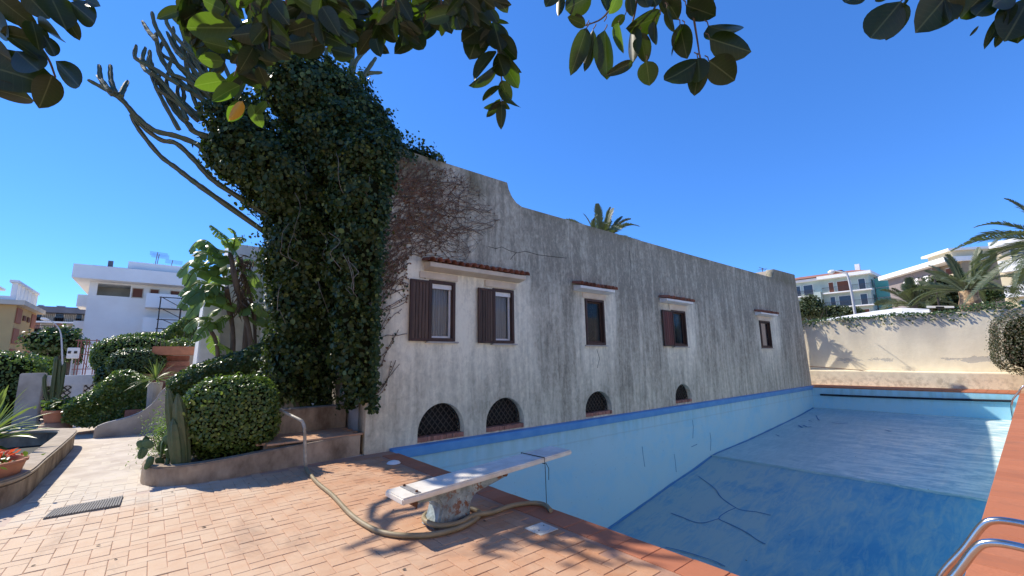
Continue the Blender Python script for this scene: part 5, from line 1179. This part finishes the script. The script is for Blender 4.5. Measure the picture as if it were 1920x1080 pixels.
# pale green apartments on the hillside
X1 = 95.; q = Px(1636, 585, X1); yR, yL = Px(1632, 540, X1)[1], 31.
B = Bld('green_apartments', 'pale green hillside apartments with red tiled roof beyond the garden wall', (X1, yR, 0), (0, 1), (1, 0)); zt = 15.5; L_ = yL-yR; hb_ = 6.
B.box('wall', 'wall_palegreen', 0, L_, 0, 9, hb_, zt)
B.box('eave', 'wall_white', -.6, L_*.50, -1.4, 9.6, zt+.004, zt+.55); B.box('eave', 'wall_white', L_*.50+.01, L_+.5, -.8, 9.6, zt+.004, zt+.45)
b = MB(); b.add([B.p(-.6, -1.2, zt+.556), B.p(L_+.5, -1.2, zt+.556), B.p(L_+.5, 9.5, zt+.556), B.p(-.6, 9.5, zt+.556), B.p(3, 4, zt+1.75), B.p(L_-3, 4, zt+1.75)], [(0,1,5,4), (1,2,5), (2,3,4,5), (3,0,4), (0,3,2,1)]); rf = b.build('roof', 'roof_red', B.T)
B.box('chimney', 'wall_white', 1.6, 2.3, 3, 3.7, zt+.9, zt+2.6, rf); B.box('dormer', 'shutter_brown', 4.0, 5.6, 1.6, 3.4, zt+.9, zt+1.7, rf)
for k, z_ in enumerate((12.9, 10.2, 7.5)):
    B.balcony(-.4, L_*.46, z_, 1.3); B.balcony(L_*.56, L_*.92, z_-.1, 1.2)
    for a, c in ((.6, 1.5), (2.6, 4.6), (5.2, 5.9), (L_*.58, L_*.68), (L_*.72, L_*.80), (L_*.85, L_*.90)): B.win(a, c, z_+.05, z_+1.95, 0, shutter='shutter_brown' if (int(a*7)+k) % 3 == 0 else None)
    for dd in (1.5, 5.): B.box('side_window', 'far_pane', -.06, -.003, dd, dd+1.2, z_+.5, z_+1.9)
B.box('stair_shaft', 'wall_palegreen', L_*.475, L_*.545, -1.6, -.004, hb_, 13.2)
# netted scaffold block
B = Bld('netted_scaffold', 'building wrapped in green scaffold netting on the hillside', (99, 11.2, 0), (0, 1), (1, 0)); B.box('building_core', 'wall_beige', .2, 5.0, .5, 8, 5, 14.6)
for k in range(5):
    z_ = 6.2+k*1.8; B.box('scaffold_deck', 'wall_white', 0, 5.1, -.75, .45, z_-.07, z_); B.box('net', 'green_net', .02, 5.08, -.82, -.78, z_+.05, z_+1.65)
for a in (0, 1.7, 3.4, 5.05): b = MB(); b.tube([B.p(a, -.70, 5), B.p(a, -.70, 15.3)], .05, 6); b.build('scaffold_pole', 'rust_steel', B.T)
B.box('roof_rail', 'shutter_pink', 0, 5.1, -.7, -.6, 15.2, 15.27)
# mauve and cream apartments, turned
B = Bld('mauve_apartments', 'mauve and cream apartment block with balconies behind the stout palm', (76.8, 4.87, 0), (.792, .611), (.611, -.792))
B.box('wall', 'wall_mauve', 3.6, 13, 0, 9, 3, 13.1); B.box('wall', 'wall_tan', 0, 3.58, .9, 5.0, 3, 13.1)
B.box('eave', 'wall_white', -.3, 13.5, -1.0, 9.3, 13.104, 13.7); B.box('attic', 'wall_cream', 0, 4.2, .1, 4.4, 13.704, 14.5); B.box('attic_roof', 'wall_white', -.3, 4.6, -.4, 4.7, 14.504, 14.8)
for k, z_ in enumerate((10.6, 7.9, 5.2)):
    B.balcony(.1, 3.4, z_, 1.0, .88, .95, rail='solid', rm='wall_cream')
    B.win(.8, 2.6, z_+.1, z_+2.0, .9, shutter='shutter_brown')
    for a in (4.6, 6.6, 8.8): B.win(a, a+.7, z_+.6, z_+1.5, 0, mat='wall_white')
B.box('end_wall', 'wall_tan', -.02, 3.0, 5.002, 9.4, 3, 13.4); B.box('end_parapet', 'wall_tan', -.2, 3.2, 6.0, 9.6, 13.704, 14.3)
# cream block at the right edge
B = Bld('cream_apartments', 'cream yellow apartment block with rounded balconies at the right edge', (62, .95, 0), (-.25, -.968), (.968, -.25)); B.box('wall', 'wall_cream', 0, 12, 0, 8, 2, 11.6); B.box('roof_parapet', 'wall_white', -.2, 12.2, -.6, 8.2, 11.604, 12.2)
for z_ in (9.3, 6.9, 4.5):
    B.balcony(.3, 4.5, z_, 1.0, 0, .9, rail='solid', rm='wall_white'); B.win(1, 2.4, z_+.1, z_+1.9, 0); B.win(3, 4, z_+.1, z_+1.9, 0)

# ------------------------------------------------------------------ scaffolds, sign box at left
def scaffold(name, label, Y, cols, rows, mat, r_=.035, dep=1.0, diag=True):
    pts = [[Py(px, py, Y) for py in rows] for px in cols]; base = pts[0][-1]; T = thing(name, label, 'scaffold', (base[0], Y, -.05))
    for c in pts:
        for dy in (0, dep): b = MB(); b.tube([(c[0][0], Y+dy, -.05), (c[0][0], Y+dy, c[0][2])], r_, 6); b.build('upright', mat, T)
    for j in range(len(rows)):
        z = pts[0][j][2]; b = MB(); b.tube([(pts[0][0][0]-.1, Y, z-.05), (pts[-1][0][0]+.1, Y, z-.05)], r_*.8, 5); b.build('ledger', mat, T)
    if diag:
        for i in range(len(cols)-1):
            for j in range(len(rows)-1): a, c = pts[i][j], pts[i+1][j+1]; b = MB(); b.tube([(a[0], Y+.06, a[2]), (c[0], Y+.06, c[2])], r_*.6, 5); b.build('brace', mat, T)
    return T
plain('scaffold_red', (.30, .11, .08), (.22, .09, .07), 6, rough=.7)
scaffold('red_scaffold', 'rusty red scaffold frames standing beyond the lattice fence', 27, (148, 164, 182), (636, 662, 690), 'scaffold_red', .022)
scaffold('grey_scaffold', 'tall grey scaffold in front of the white house balconies', 45, (302, 342, 385), (556, 578, 598, 615, 635), 'iron_dark', .05)
SB = thing('meter_box', 'white utility box on a pole beyond the lattice fence', 'utility box', tuple(Py(137, 690, 25)*np.array([1, 1, 0]))); q = Py(137, 662, 25); b = MB(); b.box(q[0]-.17, q[0]+.17, 24.9, 25.2, q[2]-.22, q[2]+.22); b.build('box', 'white_paint', SB, bevel=.02)
for dx in (-.12, .10): b = MB(); b.box(q[0]+dx*.8-.045, q[0]+dx*.8+.045, 24.88, 24.897, q[2]-.02, q[2]+.08); b.build('hatch', 'iron_dark', SB)
b = MB(); b.tube([(q[0], 25.05, -.05), (q[0], 25.05, q[2]-.23)], .025, 7); b.build('pole', 'lamp_grey', SB)
b = MB(); q0, q1 = Py(158, 655, 30), Py(195, 720, 30); b.box(q0[0], q1[0], 30, 30.3, -.05, q0[2]+.2); b.build('white_pier', 'wall_white', label='white masonry pier between the red scaffold and topiary', cat='pier')

# fallen leaves on deck and pool floor
P = []
for k in range(54):
    if k < 26: q = (random.uniform(-.6, 3.3), random.uniform(2.2, 7.2), .008)
    else: x_ = random.uniform(6, 20); q = (x_, random.uniform(1.5, 7.2), floorz(x_)+.02)
    P.append(q)
leafcloud('leaf_litter', P, np.tile((0, 0, 1.), (54, 1)), .036, 'bark', None, OVAL, .35, .9, kind='stuff', label='scattered dry fallen leaves on the deck and pool floor')
